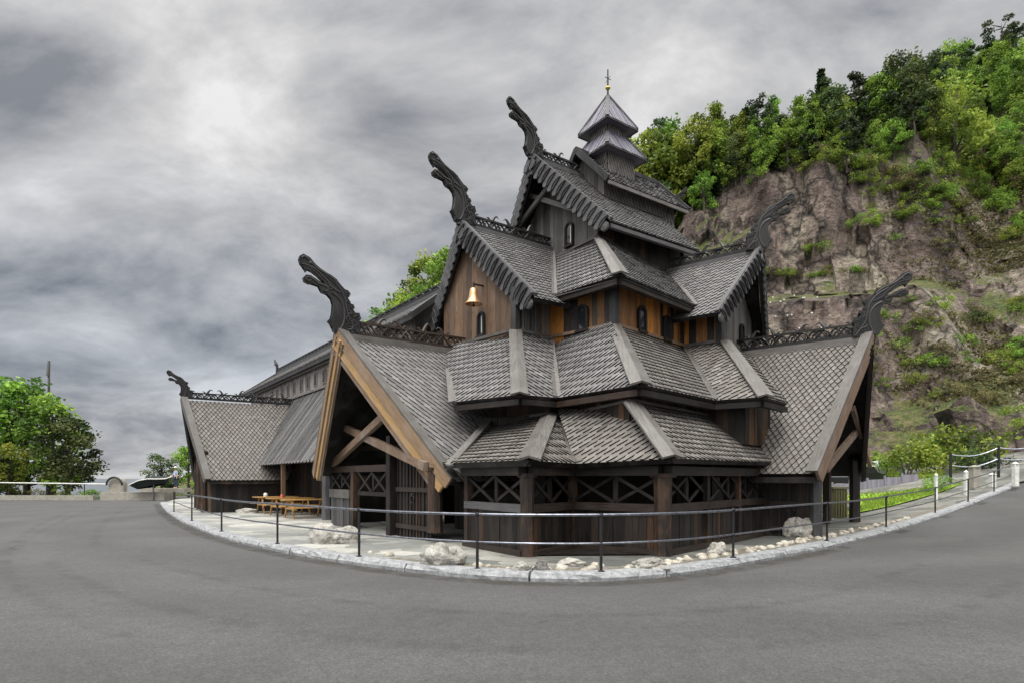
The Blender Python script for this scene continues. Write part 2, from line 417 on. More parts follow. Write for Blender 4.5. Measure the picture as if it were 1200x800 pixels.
# water
m,nt,b=newmat('fjord_water'); b.inputs['Base Color'].default_value=(.05,.07,.085,1); b.inputs['Roughness'].default_value=.12
bump(nt,b,nz(nt,mapping(nt,worldpos(nt),(.5,2,1)),.6,4),.3,.3); M['water']=m

# cliff
m,nt,b=newmat('cliff_rock'); p=worldpos(nt)
A=nz(nt,mapping(nt,p,(.5,.5,.25)),.28,8,.62,.5); B=nz(nt,mapping(nt,p,(1.2,1.2,.16)),.7,7,.6,.8); C=nz(nt,p,2.4,6,.65)
rock=ramp(nt,A,[(.32,(.055,.042,.036)),(.43,(.135,.095,.082)),(.52,(.22,.165,.140)),(.60,(.33,.275,.215)),(.71,(.50,.45,.37))])
st=ramp(nt,B,[(.52,(0,0,0)),(.62,(.5,.5,.5)),(.8,(.75,.75,.75))]); stb=nt.nodes.new('ShaderNodeRGBToBW'); nt.links.new(st,stb.inputs[0])
rock=mixc(nt,stb.outputs[0],rock,(.42,.36,.27))
dk=ramp(nt,nz(nt,mapping(nt,p,(1.5,1.5,.3)),.5,7,.65,1.2),[(.6,(0,0,0)),(.68,(.75,.75,.75))]); dkb=nt.nodes.new('ShaderNodeRGBToBW'); nt.links.new(dk,dkb.inputs[0])
rock=mixc(nt,dkb.outputs[0],rock,(.07,.062,.058))
cc=ramp(nt,C,[(.3,(.45,.45,.45)),(.7,(1.4,1.4,1.4))]); rock=mixc(nt,1,rock,cc,'MULTIPLY')
vor=nt.nodes.new('ShaderNodeTexVoronoi'); vor.feature='DISTANCE_TO_EDGE'; vor.inputs['Scale'].default_value=.30
wn=nt.nodes.new('ShaderNodeTexNoise'); wn.inputs['Scale'].default_value=.5; nt.links.new(p,wn.inputs['Vector'])
vm=nt.nodes.new('ShaderNodeVectorMath'); vm.operation='MULTIPLY_ADD'; nt.links.new(wn.outputs['Color'],vm.inputs[0]); vm.inputs[1].default_value=(2.2,2.2,2.2); nt.links.new(mapping(nt,p,(.6,.6,.45)),vm.inputs[2])
nt.links.new(vm.outputs[0],vor.inputs['Vector'])
ck=ramp(nt,vor.outputs['Distance'],[(0,(.12,.11,.11)),(.03,(.6,.6,.6)),(.07,(1,1,1))]); rock=mixc(nt,1,rock,ck,'MULTIPLY')
mg=ramp(nt,nz(nt,p,.9,7,.7),[(.3,(.03,.045,.010)),(.43,(.08,.11,.022)),(.55,(.15,.155,.045)),(.7,(.20,.155,.085))])
geo=nt.nodes.new('ShaderNodeNewGeometry'); s2=nt.nodes.new('ShaderNodeSeparateXYZ'); nt.links.new(geo.outputs['Normal'],s2.inputs[0])
mm=math_(nt,'ADD',math_(nt,'MULTIPLY',s2.outputs[2],1.1),math_(nt,'MULTIPLY',math_(nt,'SUBTRACT',nz(nt,p,.16,6,.65),.5),2.2))
mm=math_(nt,'ADD',mm,attr(nt,'moss'))
mf=ramp(nt,mm,[(.62,(0,0,0)),(.78,(1,1,1))]); mfb=nt.nodes.new('ShaderNodeRGBToBW'); nt.links.new(mf,mfb.inputs[0])
col=mixc(nt,mfb.outputs[0],rock,mg)
nt.links.new(col,b.inputs['Base Color']); b.inputs['Roughness'].default_value=.85
bh=math_(nt,'ADD',math_(nt,'ADD',B,C),math_(nt,'MULTIPLY',vor.outputs['Distance'],1.0))
bump(nt,b,bh,1.0,1.0); M['cliff']=m

def leafmat(name,a,bc,c):
    m,nt,b=newmat(name)
    oi=nt.nodes.new('ShaderNodeObjectInfo').outputs['Random']
    col=ramp(nt,attr(nt),[(0,a),(.5,bc),(1,c)])
    hs=nt.nodes.new('ShaderNodeHueSaturation'); hs.inputs['Saturation'].default_value=.95; nt.links.new(col,hs.inputs['Color'])
    nt.links.new(math_(nt,'MULTIPLY_ADD',oi,.05),hs.inputs['Hue']); nt.nodes[-1].inputs[2].default_value=.466
    nt.links.new(math_(nt,'MULTIPLY_ADD',oi,.5),hs.inputs['Value']); nt.nodes[-1].inputs[2].default_value=.75
    nt.links.new(hs.outputs[0],b.inputs['Base Color']); b.inputs['Roughness'].default_value=.6
    b.inputs['Specular IOR Level'].default_value=.3
    tr=nt.nodes.new('ShaderNodeBsdfTranslucent'); nt.links.new(hs.outputs[0],tr.inputs[0])
    mx=nt.nodes.new('ShaderNodeMixShader'); mx.inputs[0].default_value=.35
    out=[n for n in nt.nodes if n.type=='OUTPUT_MATERIAL'][0]
    nt.links.new(b.outputs[0],mx.inputs[1]); nt.links.new(tr.outputs[0],mx.inputs[2]); nt.links.new(mx.outputs[0],out.inputs[0])
    return m
M['leaf']=leafmat('broad_leaves',(.05,.10,.012),(.13,.24,.02),(.28,.42,.045))
M['leafyellow']=leafmat('yellow_green_leaves',(.08,.14,.012),(.17,.26,.02),(.32,.40,.045))
M['leafdark']=leafmat('dark_leaves',(.02,.035,.014),(.05,.085,.022),(.12,.17,.05))
M['needle']=leafmat('needles',(.015,.03,.014),(.04,.07,.028),(.07,.11,.04))
M['heath']=leafmat('heath_leaves',(.06,.06,.02),(.14,.125,.045),(.22,.185,.08))
M['bark']=wood('bark',[(0,(.06,.05,.04)),(1,(.11,.09,.075))],.9,(.6,1.2),.2,.4,(.2,.19,.17))

# ------------------------------------------------------------------ frames of the church
class Frame:
    def __init__(s,o,e,n):
        s.o=V(o[0],o[1],0); s.e=V(e[0],e[1],0).normalized(); s.n=V(n[0],n[1],0).normalized()
    def p(s,t,w,z): return s.o+s.e*t+s.n*w+V(0,0,z)
    def at(s,t,x,y):
        """point of the plane t=const seen at photo pixel x,y"""
        r=(x-CX)/F; q=s.o+s.e*t
        w=(r*q.y-q.x)/(s.n.x-r*s.n.y); Y=q.y+s.n.y*w
        return s.p(t,w,CAMZ+(HY-y)/F*Y)
FA=Frame((-5,17.4),(.82,.57),(.57,-.82))      # t runs inward from the porch, w towards camera
FB=Frame((7.8,20.25),(.79,-.61),(.61,.79))    # t runs outward to the right porch, w<0 towards camera
FH=Frame((-2.7,23.5),(-.596,.803),(-.803,-.596))
FC=Frame((-16.5,30.0),(.853,.522),(.522,-.853))

CH=empty('stave_church',(3.5,21,0),'large dark tarred wooden stave church with stacked shingled roofs, dragon heads and a small spire','church')

def roof(poly,name='shingled_roof',mat='shingle',**k):
    mb=MB(); shingles(mb,poly,**k); return mb.build(name,M[mat],CH)
def wallp(poly,mat,name='plank_wall',outward=None,**k):
    mb=MB(); strips(mb,poly,outward=outward,**k); return mb.build(name,M[mat],CH)
def board(a,b,w,h,mat='board',name='hip_board',up=V(0,0,1),tint=None):
    mb=MB(); mb.beam(a,b,w,h,up,tint); return mb.build(name,M[mat],CH)
def hip(a,b,w=.34,tl=0,name='hip_board',th=.05,lift=.075,mat='board',wb=None,fold=True):
    """two boards folded over a hip (or laid in a valley), tapering"""
    a=Vector(a); b=Vector(b); d=(b-a).normalized(); side=d.cross(V(0,0,1)).normalized(); up=side.cross(d)
    wb=wb or w; mb=MB(); sgn=-1 if fold else 1; k=.32
    for s in (1,-1):
        A0=a+up*lift; B0=b+up*lift
        A1=a+side*s*w/2+up*(lift+sgn*k*w/2); B1=b+side*s*wb/2+up*(lift+sgn*k*wb/2)
        pts=[A0,A1,B1,B0] 
        L=(b-a).length; t=random.random()
        mb.prism(pts if s<0 else pts[::-1],up*th,t,[(0,0),(w/2,0),(wb/2,L),(0,L)] if s<0 else [(0,L),(wb/2,L),(w/2,0),(0,0)])
    return mb.build(name,M[mat],CH)

# --- tier 1 skirt roof
e0=V(-1.44,14.03,2.03); e1=V(.33,11.7,2.03); e2=V(1.42,13.2,2.0); e3=V(3.15,11.75,2.07); e4=V(7.05,16.2,2.12)
t0=V(-.45,17.4,3.3); t1=V(.98,15.55,3.3); t2=V(1.35,16.0,3.3); t3=V(2.7,13.5,3.38); t4=V(7.2,18.5,3.35)
d01=(e0-e1).normalized()
roof([e1,e0+d01*.35,t0,t1],mat='shingle_warm',lean=-1,pitch=.22,width=.2,eave=True)
roof([e2,e1,t1,t2],mat='shingle_warm',lean=1,pitch=.3,width=.19,eave=True)
roof([e3,e2,t2,t3],mat='shingle_warm',lean=-1,pitch=.28,width=.2,eave=True)
e4x=e4+(e4-e3).normalized()*.8
roof([e4x,e3,t3,t4],mat='shingle_warm',lean=1,pitch=.18,width=.24,eave=True)
hip(e1+V(0,-.05,0),t1,.46,wb=.40,mat='board'); hip(e2,t2,.26,wb=.22,name='valley_board',fold=False,lift=.03); hip(e3+V(0,-.05,0),t3,.46,wb=.40)
# flashing boards at skirt top
for a,b in ((t0,t1),(t1,t2),(t2,t3),(t3,t4)):
    board(a+V(0,-.02,.08),b+V(0,-.02,.08),.1,.07,name='flashing_board')
# --- tier 2 lower wall band
w1a=V(.98,15.6,0)
def band(pts,z0,z1,mat,outc=V(2.5,20,0),skip=(),**k):
    for i in range(len(pts)-1):
        if i in skip: continue
        a,b=pts[i],pts[i+1]; mid=(a+b)/2
        nrm=(b-a).cross(V(0,0,1)); 
        if nrm.dot(V(0,0,0)-V(mid.x-0,mid.y-0,0))<0: nrm=-nrm   # faces the camera side
        wallp([V(a.x,a.y,z0),V(b.x,b.y,z0),V(b.x,b.y,z1),V(a.x,a.y,z1)],mat,outward=nrm,**k)
W2=[V(-1.2,18.3,0),V(.98,15.6,0),V(1.35,16.05,0),V(2.7,13.55,0),V(5.25,16.5,0),V(6.15,15.8,0),V(7.4,17.2,0)]
band(W2,2.6,3.78,'darkbrown',skip=(3,))
wallp([V(2.7,13.55,3.0),V(5.25,16.5,3.0),V(5.25,16.5,3.8),V(2.7,13.55,3.8)],'darkbrown',outward=V(1,-1,0))
# --- tier 2 roof
ze=3.72; zt=6.0
f=[V(-1.5,16.0,ze),V(.21,14.6,ze),V(1.15,15.2,ze),V(2.79,13.0,ze),V(5.34,15.7,ze),V(6.33,15.04,ze),V(7.5,16.3,ze)]
g=[V(-2.2,20.1,zt),V(.1,17.6,zt),V(1.19,18.6,zt),V(2.91,17.0,zt),V(5.7,19.8,zt),V(6.77,18.97,zt),V(7.6,20.1,zt)]
for i in range(6):
    roof([f[i],f[i+1],g[i+1],g[i]],lean=(-1,1,-1,1,-1,1)[i],pitch=(.28,.3,.30,.2,.3,.2)[i],width=(.19,.19,.19,.2,.22,.2)[i],eave=True,mat='shingle' if i<3 else 'shingle_warm')
hip(f[1]+V(-.03,-.1,-.02),g[1],.44,wb=.38); hip(f[3]+V(0,-.1,-.02),g[3],.48,wb=.36); hip(f[5]+V(.02,-.1,-.02),g[5],.40,wb=.34)
hip(f[2],g[2],.2,name='valley_board',fold=False,lift=.03); hip(f[4],g[4],.14,name='valley_board',fold=False,lift=.03)
hip(f[0]+V(-.05,0,-.05),g[0]*.55+f[0]*.45,.3,name='verge_board')
for i in range(6):
    board(g[i]+V(0,-.04,.07),g[i+1]+V(0,-.04,.07),.12,.09,mat='barge' if i in (2,3) else 'board',name='flashing_board',tint=.2)
    board(f[i]+V(0,.12,-.14),f[i+1]+V(0,.12,-.14),.16,.14,mat='dark',name='eave_beam')
# --- tier 2 walls (amber)
cB=FB.p(-.2,-1.64,0); cBf=FB.p(-.2,1.64,0)
zb=5.7
wallp([V(.1,17.6,zb),V(1.19,18.6,zb),V(1.19,18.6,7.25),V(.1,17.6,7.25)],'greyplank',outward=V(1,-1,0),width=.2,batten=.05)
wallp([V(1.19,18.6,zb),V(2.91,17.0,zb),V(2.91,17.0,7.3),V(1.19,18.6,7.3)],'orange',outward=V(-1,-1,0),width=.24)
wallp([V(2.91,17.0,zb),V(5.7,19.8,zb),V(5.7,19.8,7.3),V(2.91,17.0,7.3)],'orange',outward=V(1,-1,0),width=.19)
wallp([V(5.7,19.8,zb),V(cB.x,cB.y,zb),V(cB.x,cB.y,7.2),V(5.7,19.8,7.2)],'orange',outward=V(-1,-1,0),width=.2)
for q in ((.1,17.57),(2.91,16.97),(cB.x,cB.y-.02)):
    mb=MB(); mb.beam(V(q[0],q[1],zb),V(q[0],q[1],7.3),.2,.2,up=V(.7,.7,0),tint=.3); mb.build('corner_post',M['darkgrey'],CH)
# A2 gable wall
def gable(fr,t,w0,w1,z0,zapex,slope,mat,out,name='gable_wall',wa=0.0,**k):
    top=lambda w: zapex-abs(w-wa)*slope
    wallp([fr.p(t,w0,z0),fr.p(t,w1,z0),fr.p(t,w1,top(w1)),fr.p(t,wa,zapex),fr.p(t,w0,top(w0))],mat,name=name,outward=out,**k)
gable(FA,4.35,-1.7,2.74,5.6,9.75,.9,'brownplank',-FA.e,width=.26,batten=0)
wallp([FA.p(4.35,-1.7,5.0),FA.p(8,-1.7,5.0),FA.p(8,-1.7,8.3),FA.p(4.35,-1.7,8.3)],'greyplank',outward=-FA.n)
gable(FB,-.2,-1.64,1.64,5.4,8.95,.95,'greyplank',FB.e,width=.2)
wallp([FB.p(-.2,1.64,4),FB.p(-3,1.64,4),FB.p(-3,1.64,7.6),FB.p(-.2,1.64,7.6)],'greyplank',outward=FB.n)
# --- roof 3
z3=7.17; z3t=9.65
k1=V(1.28,18.0,z3);k2=V(2.91,16.15,z3);k3=V(5.85,19.1,z3); m1=V(1.47,21.9,z3t);m2=V(2.85,19.9,z3t);m3=V(5.78,22.5,z3t)
k1x=k1+(k1-k2).normalized()*.25
roof([k1x,k2,m2,m1],lean=-1,pitch=.28,width=.19,eave=True); roof([k2,k3+(k3-k2).normalized()*.3,m3+(m3-m2).normalized()*.4,m2],lean=1,pitch=.18,width=.2,eave=True)
hip(k2+V(0,-.1,-.03),m2,.46,wb=.28,mat='board')
board(m1+V(0,-.05,.06),m2+V(0,-.05,.06),.12,.08,name='flashing_board'); board(m2+V(0,-.05,.06),m3+V(0,-.05,.06),.12,.08,name='flashing_board')
board(k1+V(0,.12,-.14),k2+V(0,.12,-.14),.18,.16,mat='dark',name='eave_beam'); board(k2+V(0,.12,-.14),k3+V(0,.12,-.14),.18,.16,mat='dark',name='eave_beam')
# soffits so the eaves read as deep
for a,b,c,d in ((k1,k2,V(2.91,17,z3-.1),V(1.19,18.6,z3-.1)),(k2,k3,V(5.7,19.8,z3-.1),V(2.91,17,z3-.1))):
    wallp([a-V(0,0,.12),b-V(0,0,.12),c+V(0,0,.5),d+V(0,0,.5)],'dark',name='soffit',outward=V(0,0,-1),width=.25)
# A2 roofs
def gable_roof(fr,ta,za,te,wr,zr,wl,zl,tend_r,tend_e,side='both',sgn=1,mat='shingle',tl=None,tel=None,lean=1):
    res=[]
    if side in ('both','r'):
        roof([fr.p(ta,0,za),fr.p(te,wr,zr),fr.p(tend_e,wr,zr),fr.p(tend_r,0,za)],mat=mat,lean=lean)
    if side in ('both','l'):
        roof([fr.p(ta,0,za),fr.p(te if tl is None else tl,wl,zl),fr.p(tend_e if tel is None else tel,wl,zl),fr.p(tend_r,0,za)],mat=mat,lean=lean)
gable_roof(FA,4.17,10.0,4.42,3.44,6.85,-2.95,7.3,8.3,6.1,tel=8.3)
hip(k1,V(1.5,21.9,9.95),.16,name='valley_board',fold=False,lift=.03)
gable_roof(FB,.456,9.2,0,-2.47,6.75,2.5,6.75,-2.95,-1.9,tel=-2.9,lean=-1)
hip(k3,V(5.75,21.9,9.15),.14,name='valley_board',fold=False,lift=.03)
# A3
gable_roof(FA,7.07,13.1,7.75,3.1,9.98,-3.0,10.1,12.6,12.3)
gable(FA,7.9,-2.45,2.42,9.0,12.8,1.0,'greyplank',-FA.e,width=.24)
wallp([FA.p(7.9,2.42,9.0),FA.p(12,2.42,9.0),FA.p(12,2.42,10.6),FA.p(7.9,2.42,10.6)],'dark',outward=FA.n)
wallp([FA.p(7.9,-2.42,8.0),FA.p(12.3,-2.42,8.0),FA.p(12.3,-2.42,10.5),FA.p(7.9,-2.42,10.5)],'greyplank',outward=-FA.n)
wallp([FA.p(12.3,-2.42,8.0),FA.p(12.3,2.42,8.0),FA.p(12.3,2.42,10.5),FA.p(12.3,0,12.8),FA.p(12.3,-2.42,10.5)],'greyplank',outward=FA.e)
board(FA.p(7.8,3.05,9.86),FA.p(12.3,3.05,9.86),.14,.12,mat='darkgrey',name='eave_beam')
# back of the church: a plain body so that it is closed from other sides
def rear():
    pts=[FA.p(4.35,-1.7,0),FA.p(12.3,-3.2,0),FA.p(14.5,-1,0),FB.p(-3,3.6,0),FB.p(1.5,3.0,0)]
    for a,b in zip(pts[:-1],pts[1:]):
        n=(b-a).cross(V(0,0,1)); 
        wallp([a,b,b+V(0,0,5.6),a+V(0,0,5.6)],'dark',outward=-n,width=.3)
rear()
wallp([V(5.7,19.8,5.5),FB.p(-.2,1.64,5.5),FA.p(14.5,-1,5.5),FA.p(8,-3,5.5)],'dark',name='attic_floor',outward=V(0,0,1),width=.5)
# --- monitor roof and spire
def monitor():
    t_0,t_1,hw=9.4,13.2,1.15
    z0=11.0; ze_,zr=12.45,14.0
    for s in (1,-1):
        mb=MB(); shingles(mb,[FA.p(t_0,s*hw,z0),FA.p(t_1,s*hw,z0),FA.p(t_1,s*hw,ze_+.15),FA.p(t_0,s*hw,ze_+.15)],pitch=.2,width=.17,th=.04,pointed=True,outward=FA.n*s,tb=(.35,1)); mb.build('clerestory_wall',M['shingle_warm'],CH)
        roof([FA.p(t_0-.35,0,zr),FA.p(t_0-.25,s*1.62,ze_-.12),FA.p(t_1+.3,s*1.62,ze_-.12),FA.p(t_1+.3,0,zr)])
        board(FA.p(t_0-.25,s*1.62,ze_-.2),FA.p(t_1+.3,s*1.62,ze_-.2),.06,.12,mat='board' if s>0 else 'darkgrey',name='eave_beam',tint=.9)
        # carved verge of the little gable
        a=FA.p(t_0-.38,0,zr+.08); bq=FA.p(t_0-.28,s*1.62,ze_-.08)
        board(a,bq,.07,.22,mat='darkgrey',name='verge_board')
        board(FA.p(t_1+.33,0,zr+.05),FA.p(t_1+.33,s*1.62,ze_-.1),.07,.2,mat='darkgrey',name='verge_board')
    for t,o in ((t_0,-FA.e),(t_1,FA.e)):
        wallp([FA.p(t,-hw,z0),FA.p(t,hw,z0),FA.p(t,hw,ze_+.2),FA.p(t,0,zr-.15),FA.p(t,-hw,ze_+.2)],'greyplank',name='gable_wall',outward=o)
    board(FA.p(t_0-.4,0,zr+.1),FA.p(t_1+.35,0,zr+.1),.1,.16,mat='darkgrey',name='ridge_board')
    # spire
    tc=10.68
    def sq(h,z): return [FA.p(tc-h,h,z),FA.p(tc+h,h,z),FA.p(tc+h,-h,z),FA.p(tc-h,-h,z)]
    def shaft(h,z0,z1):
        mb=MB(); A=sq(h,z0); B=sq(h,z1); outs=[FA.n,FA.e,-FA.n,-FA.e]
        for i in range(4):
            j=(i+1)%4; shingles(mb,[A[i],A[j],B[j],B[i]],pitch=.17,width=.14,th=.035,pointed=True,outward=outs[i],tb=(.3,1))
        mb.build('spire_shaft',M['shingle_warm'],CH)
    shaft(.72,12.3,14.3); shaft(.5,14.4,15.45)
    def pyr(h0,z0,h1,z1,mat,name):
        A=sq(h0,z0); B=sq(h1,z1); mb=MB()
        for i in range(4):
            j=(i+1)%4; mid=(A[i]+A[j])/2-FA.p(tc,0,z0)
            if h1>.1: strips(mb,[A[i],A[j],B[j],B[i]],width=.13,gap=.03,th=.03,outward=mid+V(0,0,1),tint=lambda:random.uniform(0,.6))
            else: strips(mb,[A[i],A[j],B[j]],width=.13,gap=.03,th=.03,outward=mid+V(0,0,1),tint=lambda:random.uniform(0,.6))
        mb.face([p-V(0,0,.05) for p in A],.1)
        o=mb.build(name,M[mat],CH)
        mb=MB()
        for i in range(4):
            mb.beam(A[i]+V(0,0,.03),B[i]+V(0,0,.05),.14,.05,tint=.6)
            mb.beam(A[i]-V(0,0,.03),A[(i+1)%4]-V(0,0,.03),.05,.07,tint=.2)
        mb.build('spire_trim',M['darkgrey'],CH)
    pyr(1.06,14.05,.42,15.08,'shingle_blue','spire_skirt_roof')
    pyr(.82,15.25,.03,16.65,'shingle_blue','spire_roof')
    c=FA.p(tc,0,0)
    mb=MB(); mb.tube([c+V(0,0,16.4),c+V(0,0,17.75)],[.045,.025],8)
    cr=FA.e
    mb.tube([c+V(0,0,17.4)-cr*.16,c+V(0,0,17.4)+cr*.16],.014,6)
    mb.tube([c+V(0,0,17.3)-FA.n*.14,c+V(0,0,17.42)+FA.n*.14],.008,6)
    po=mb.build('finial_pole',M['iron'],CH)
    mb=MB(); mb.lathe(c+V(0,0,17.02),[(0,-.08),(.06,-.06),(.095,-.02),(.10,0),(.095,.02),(.06,.06),(0,.08)],14); mb.build('gilt_ball',M['gold'],po)
monitor()

# --- porch roofs
roof([FA.p(0,0,5.8),V(-1.5,14.6,1.6),FA.p(4.2,4.29,1.6),FA.p(5.0,0,5.8)],width=.19,pitch=.30,lean=1,th=.055)
roof([FA.p(0,0,5.8),V(-6.6,20.3,1.85),FA.p(3.6,-3.29,1.85),FA.p(5.0,0,5.8)])
hip(V(-1.45,13.95,1.92),V(-.6,17.0,3.3),.2,name='valley_board',fold=False,lift=.05)
roof([FB.p(3.72,0,5.86),FB.p(3.0,-4,1.8),FB.p(.4,-4,1.8),FB.p(-1,0,5.86)],mat='shingle_warm',width=.175,pitch=.165,pointed=True,tb=(.3,.8))
roof([FB.p(3.72,0,5.86),FB.p(3.0,3.9,1.85),FB.p(.0,3.9,1.85),FB.p(-1,0,5.86)],mat='shingle_warm')
board(FB.p(3.0,-3.95,1.66),FB.p(.6,-3.95,1.66),.16,.16,mat='dark',name='eave_beam')
board(V(-1.5,14.6,1.5)+V(.15,.15,0),FA.p(4.2,4.2,1.5),.16,.14,mat='dark',name='eave_beam')
# grey boards capping the porch ridges
for a,b in ((FA.p(.1,.14,5.75),FA.p(4.3,.14,5.75)),(FB.p(3.6,-.14,5.81),FB.p(-.6,-.14,5.81))):
    board(a,b,.05,.3,mat='board',name='ridge_board',up=V(0,0,1))
for a,b in ((FA.p(4.2,0,10.03),FA.p(8,0,10.03)),(FB.p(.4,0,9.23),FB.p(-2.7,0,9.23)),(FA.p(7.1,0,13.13),FA.p(12.6,0,13.13))):
    board(a,b,.16,.16,mat='darkgrey',name='ridge_board')

def barge_plain(apex,foot,front,mats=('barge','barge','truss'),ws=(.30,.26,.16),over=.08,name='barge_board'):
    apex=Vector(apex); foot=Vector(foot); d=(foot-apex).normalized(); foot=foot+d*over
    wv=V(0,0,-1)+d*d.z; wv.normalize(); nrm=d.cross(wv).normalized()
    if nrm.dot(front)<0: nrm=-nrm
    y=-.16
    for i,(mt,w) in enumerate(zip(mats,ws)):
        a=apex+wv*(y+w/2)+nrm*(.05-.05*i); b=foot+wv*(y+w/2)+nrm*(.05-.05*i)
        b=b-d*(.0+.12*i)
        mb=MB(); mb.beam(a,b,.07,w-.006,up=wv,tint=[.45,.95,.5][i]); o=mb.build(name,M[mt],CH)
        y+=w
    mb=MB(); mb.beam(apex+wv*(-.19)-nrm*.06,foot+wv*(-.19)-nrm*.06,.3,.05,up=wv,tint=.4); mb.build('verge_board',M['board'],CH)
barge_plain(FA.p(-.06,0,5.86),V(-1.55,14.5,1.62),-FA.e); barge_plain(FA.p(-.06,0,5.86),V(-6.65,20.25,1.85),-FA.e)
barge_plain(FB.p(3.78,0,5.92),FB.p(3.06,-4.05,1.8),FB.e,mats=('truss','truss','truss'),ws=(.26,.2,.14)); barge_plain(FB.p(3.78,0,5.92),FB.p(3.06,3.95,1.85),FB.e,mats=('dark','dark','dark'))

def barge_scallop(apex,foot,front,mat='darkgrey',w=.62,step=.30,name='scalloped_barge_board'):
    apex=Vector(apex); foot=Vector(foot); L=(foot-apex).length; d=(foot-apex)/L
    wv=V(0,0,-1)+d*d.z; wv.normalize(); nrm=d.cross(wv).normalized()
    if nrm.dot(front)<0: nrm=-nrm
    mb=MB(); base=apex-wv*.12
    mb.beam(base+wv*.05-nrm*.03,base+d*(L+.15)+wv*.05-nrm*.03,.16,.1,up=wv,tint=.9)
    n=int(L/step)
    for i in range(n+1):
        s=i*step; flare=1.0+.10*math.sin(math.pi*min(1,s/L))
        ww=w*flare*(1.15 if i==0 else 1)
        pts=[]
        pts.append((s,.02)); pts.append((s+step*1.08,.02))
        m=7
        for k in range(m+1):
            a=k/m
            pts.append((s+step*1.08*(1-a), ww-.15*(1-math.sin(math.pi*a))+.03))
        q=[base+d*x+wv*y+nrm*(.02+.05*((x-s)/step)) for x,y in pts]
        e=nrm*.05
        if (q[1]-q[0]).cross(q[2]-q[1]).dot(nrm)<0: q=q[::-1]
        mb.prism(q,e,random.uniform(.3,.9))
        # rolled rib between two scales
        mb.tube([base+d*(s+step*(1.06-.25*math.sin(math.pi*k/7)))+wv*(.04+(ww-.06)*k/7)+nrm*(.115+.02*math.sin(math.pi*k/7)) for k in range(0,8)],.017,5,tint=.1)
    # curled end
    c=base+d*(L+.12)+wv*(w*.6)
    mb.lathe(c-nrm*.02,[(0,0),(.14,0),(.17,.03),(.15,.09),(0,.12)],12,.8,axis=nrm)
    # lower trim following the scallops
    mb.beam(base+wv*(w*.93)-nrm*.02,base+d*L+wv*(w*.93)-nrm*.02,.06,.08,up=wv,tint=.2)
    return mb.build(name,M[mat],CH)
barge_scallop(FA.p(4.05,0,10.1),V(.55,17.05,6.95),-FA.e); barge_scallop(FA.p(4.05,0,10.1),FA.p(4.45,-2.95,7.3),-FA.e)
barge_scallop(FA.p(6.95,0,13.2),FA.p(7.65,3.1,10.05),-FA.e,w=.58); barge_scallop(FA.p(6.95,0,13.2),FA.p(7.65,-3.0,10.15),-FA.e,w=.58)
barge_scallop(FB.p(.6,0,9.3),FB.p(.1,-2.5,6.8),FB.e,w=.5,step=.26); barge_scallop(FB.p(.6,0,9.3),FB.p(.1,2.5,6.8),FB.e,w=.5,step=.26)

# --- trusses
def truss(fr,t,segs,w=.14,h=.22,mat='truss'):
    for i,(a,b) in enumerate(segs):
        p=fr.at(t,*a); q=fr.at(t,*b); off=-fr.e*.08*i if fr is FA else fr.e*.08*i
        mb=MB(); mb.beam(p+off,q+off,w,h,up=V(0,0,1),tint=random.random()); mb.build('truss_beam',M[mat],CH)
truss(FA,.85,[((393,495),(499,546)),((457,484),(379,556))])
truss(FA,7.45,[((620,229),(680,248)),((647,217),(598,280))],w=.1,h=.16,mat='board')
truss(FB,3.1,[((1017,489),(968,549)),((996,478),(1017,545))],w=.12,h=.2)
# collar + inner rafters inside the left porch
for t in (1.6,2.6,3.6):
    for s,wz in ((1,4.0),(-1,3.0)):
        board(FA.p(t,0,5.55),FA.p(t,s*wz,5.5-abs(wz)*.98),.12,.16,mat='dark',name='rafter')
    board(FA.p(t,-2.6,2.7),FA.p(t,2.6,2.7),.12,.18,mat='dark',name='collar_beam')
for t in (1.0,2.0): 
    for s in (1,-1): board(FB.p(t,0,5.6),FB.p(t,s*3.7,1.95),.12,.16,mat='dark',name='rafter')
# back gable fill inside left porch (dark boards) 
gable(FA,4.1,-3.2,4.0,1.9,5.6,.98,'dark',-FA.e,width=.3)
gable(FB,.2,-3.6,3.6,2.2,5.6,.98,'dark',FB.e,width=.3)

# --- posts and screens
def post(p,h,w=.3,mat='post',z0=0,name='post'):
    mb=MB(); p=V(p[0],p[1],z0); n=8
    pr=[]
    for k in range(7):
        z=h*k/6; pr.append((w*.56*(1.06-.1*math.sin(math.pi*k/6)),z))
    mb.lathe(p,pr,8,random.random()); 
    mb.box(p+V(0,0,h-.04),w*1.12,w*1.12,.08,.3,ax=FA.e)
    return mb.build(name,M[mat],CH)
def sqpost(p,h,w=.26,mat='post',z0=0.0,ax=None,name='post',tint=None):
    mb=MB(); p=V(p[0],p[1],z0); mb.beam(p,p+V(0,0,h),w,w,up=(ax or V(.7,.7,0)),tint=random.random() if tint is None else tint); return mb.build(name,M[mat],CH)
def lattice(a,b,z0,z1,n,mat='dark',name='lattice_panel',w=.07):
    a=V(a[0],a[1],0); b=V(b[0],b[1],0); mb=MB()
    for i in range(n):
        p=a.lerp(b,i/n); q=a.lerp(b,(i+1)/n)
        mb.beam(p+V(0,0,z0),q+V(0,0,z1),.035,w,tint=random.random()); 
        o=(b-a).cross(V(0,0,1)).normalized()*.036
        mb.beam(p+V(0,0,z1)+o,q+V(0,0,z0)+o,.035,w,tint=random.random())
        mb.beam(q+V(0,0,z0)-o,q+V(0,0,z1)-o,.05,.12,up=(b-a).normalized(),tint=.4)
    return mb.build(name,M[mat],CH)
L0=V(-1.04,14.3,0);H1=V(.31,12.27,0);VV=V(1.4,13.8,0);H2=V(3.13,12.4,0);RR=V(7.9,17.85,0)
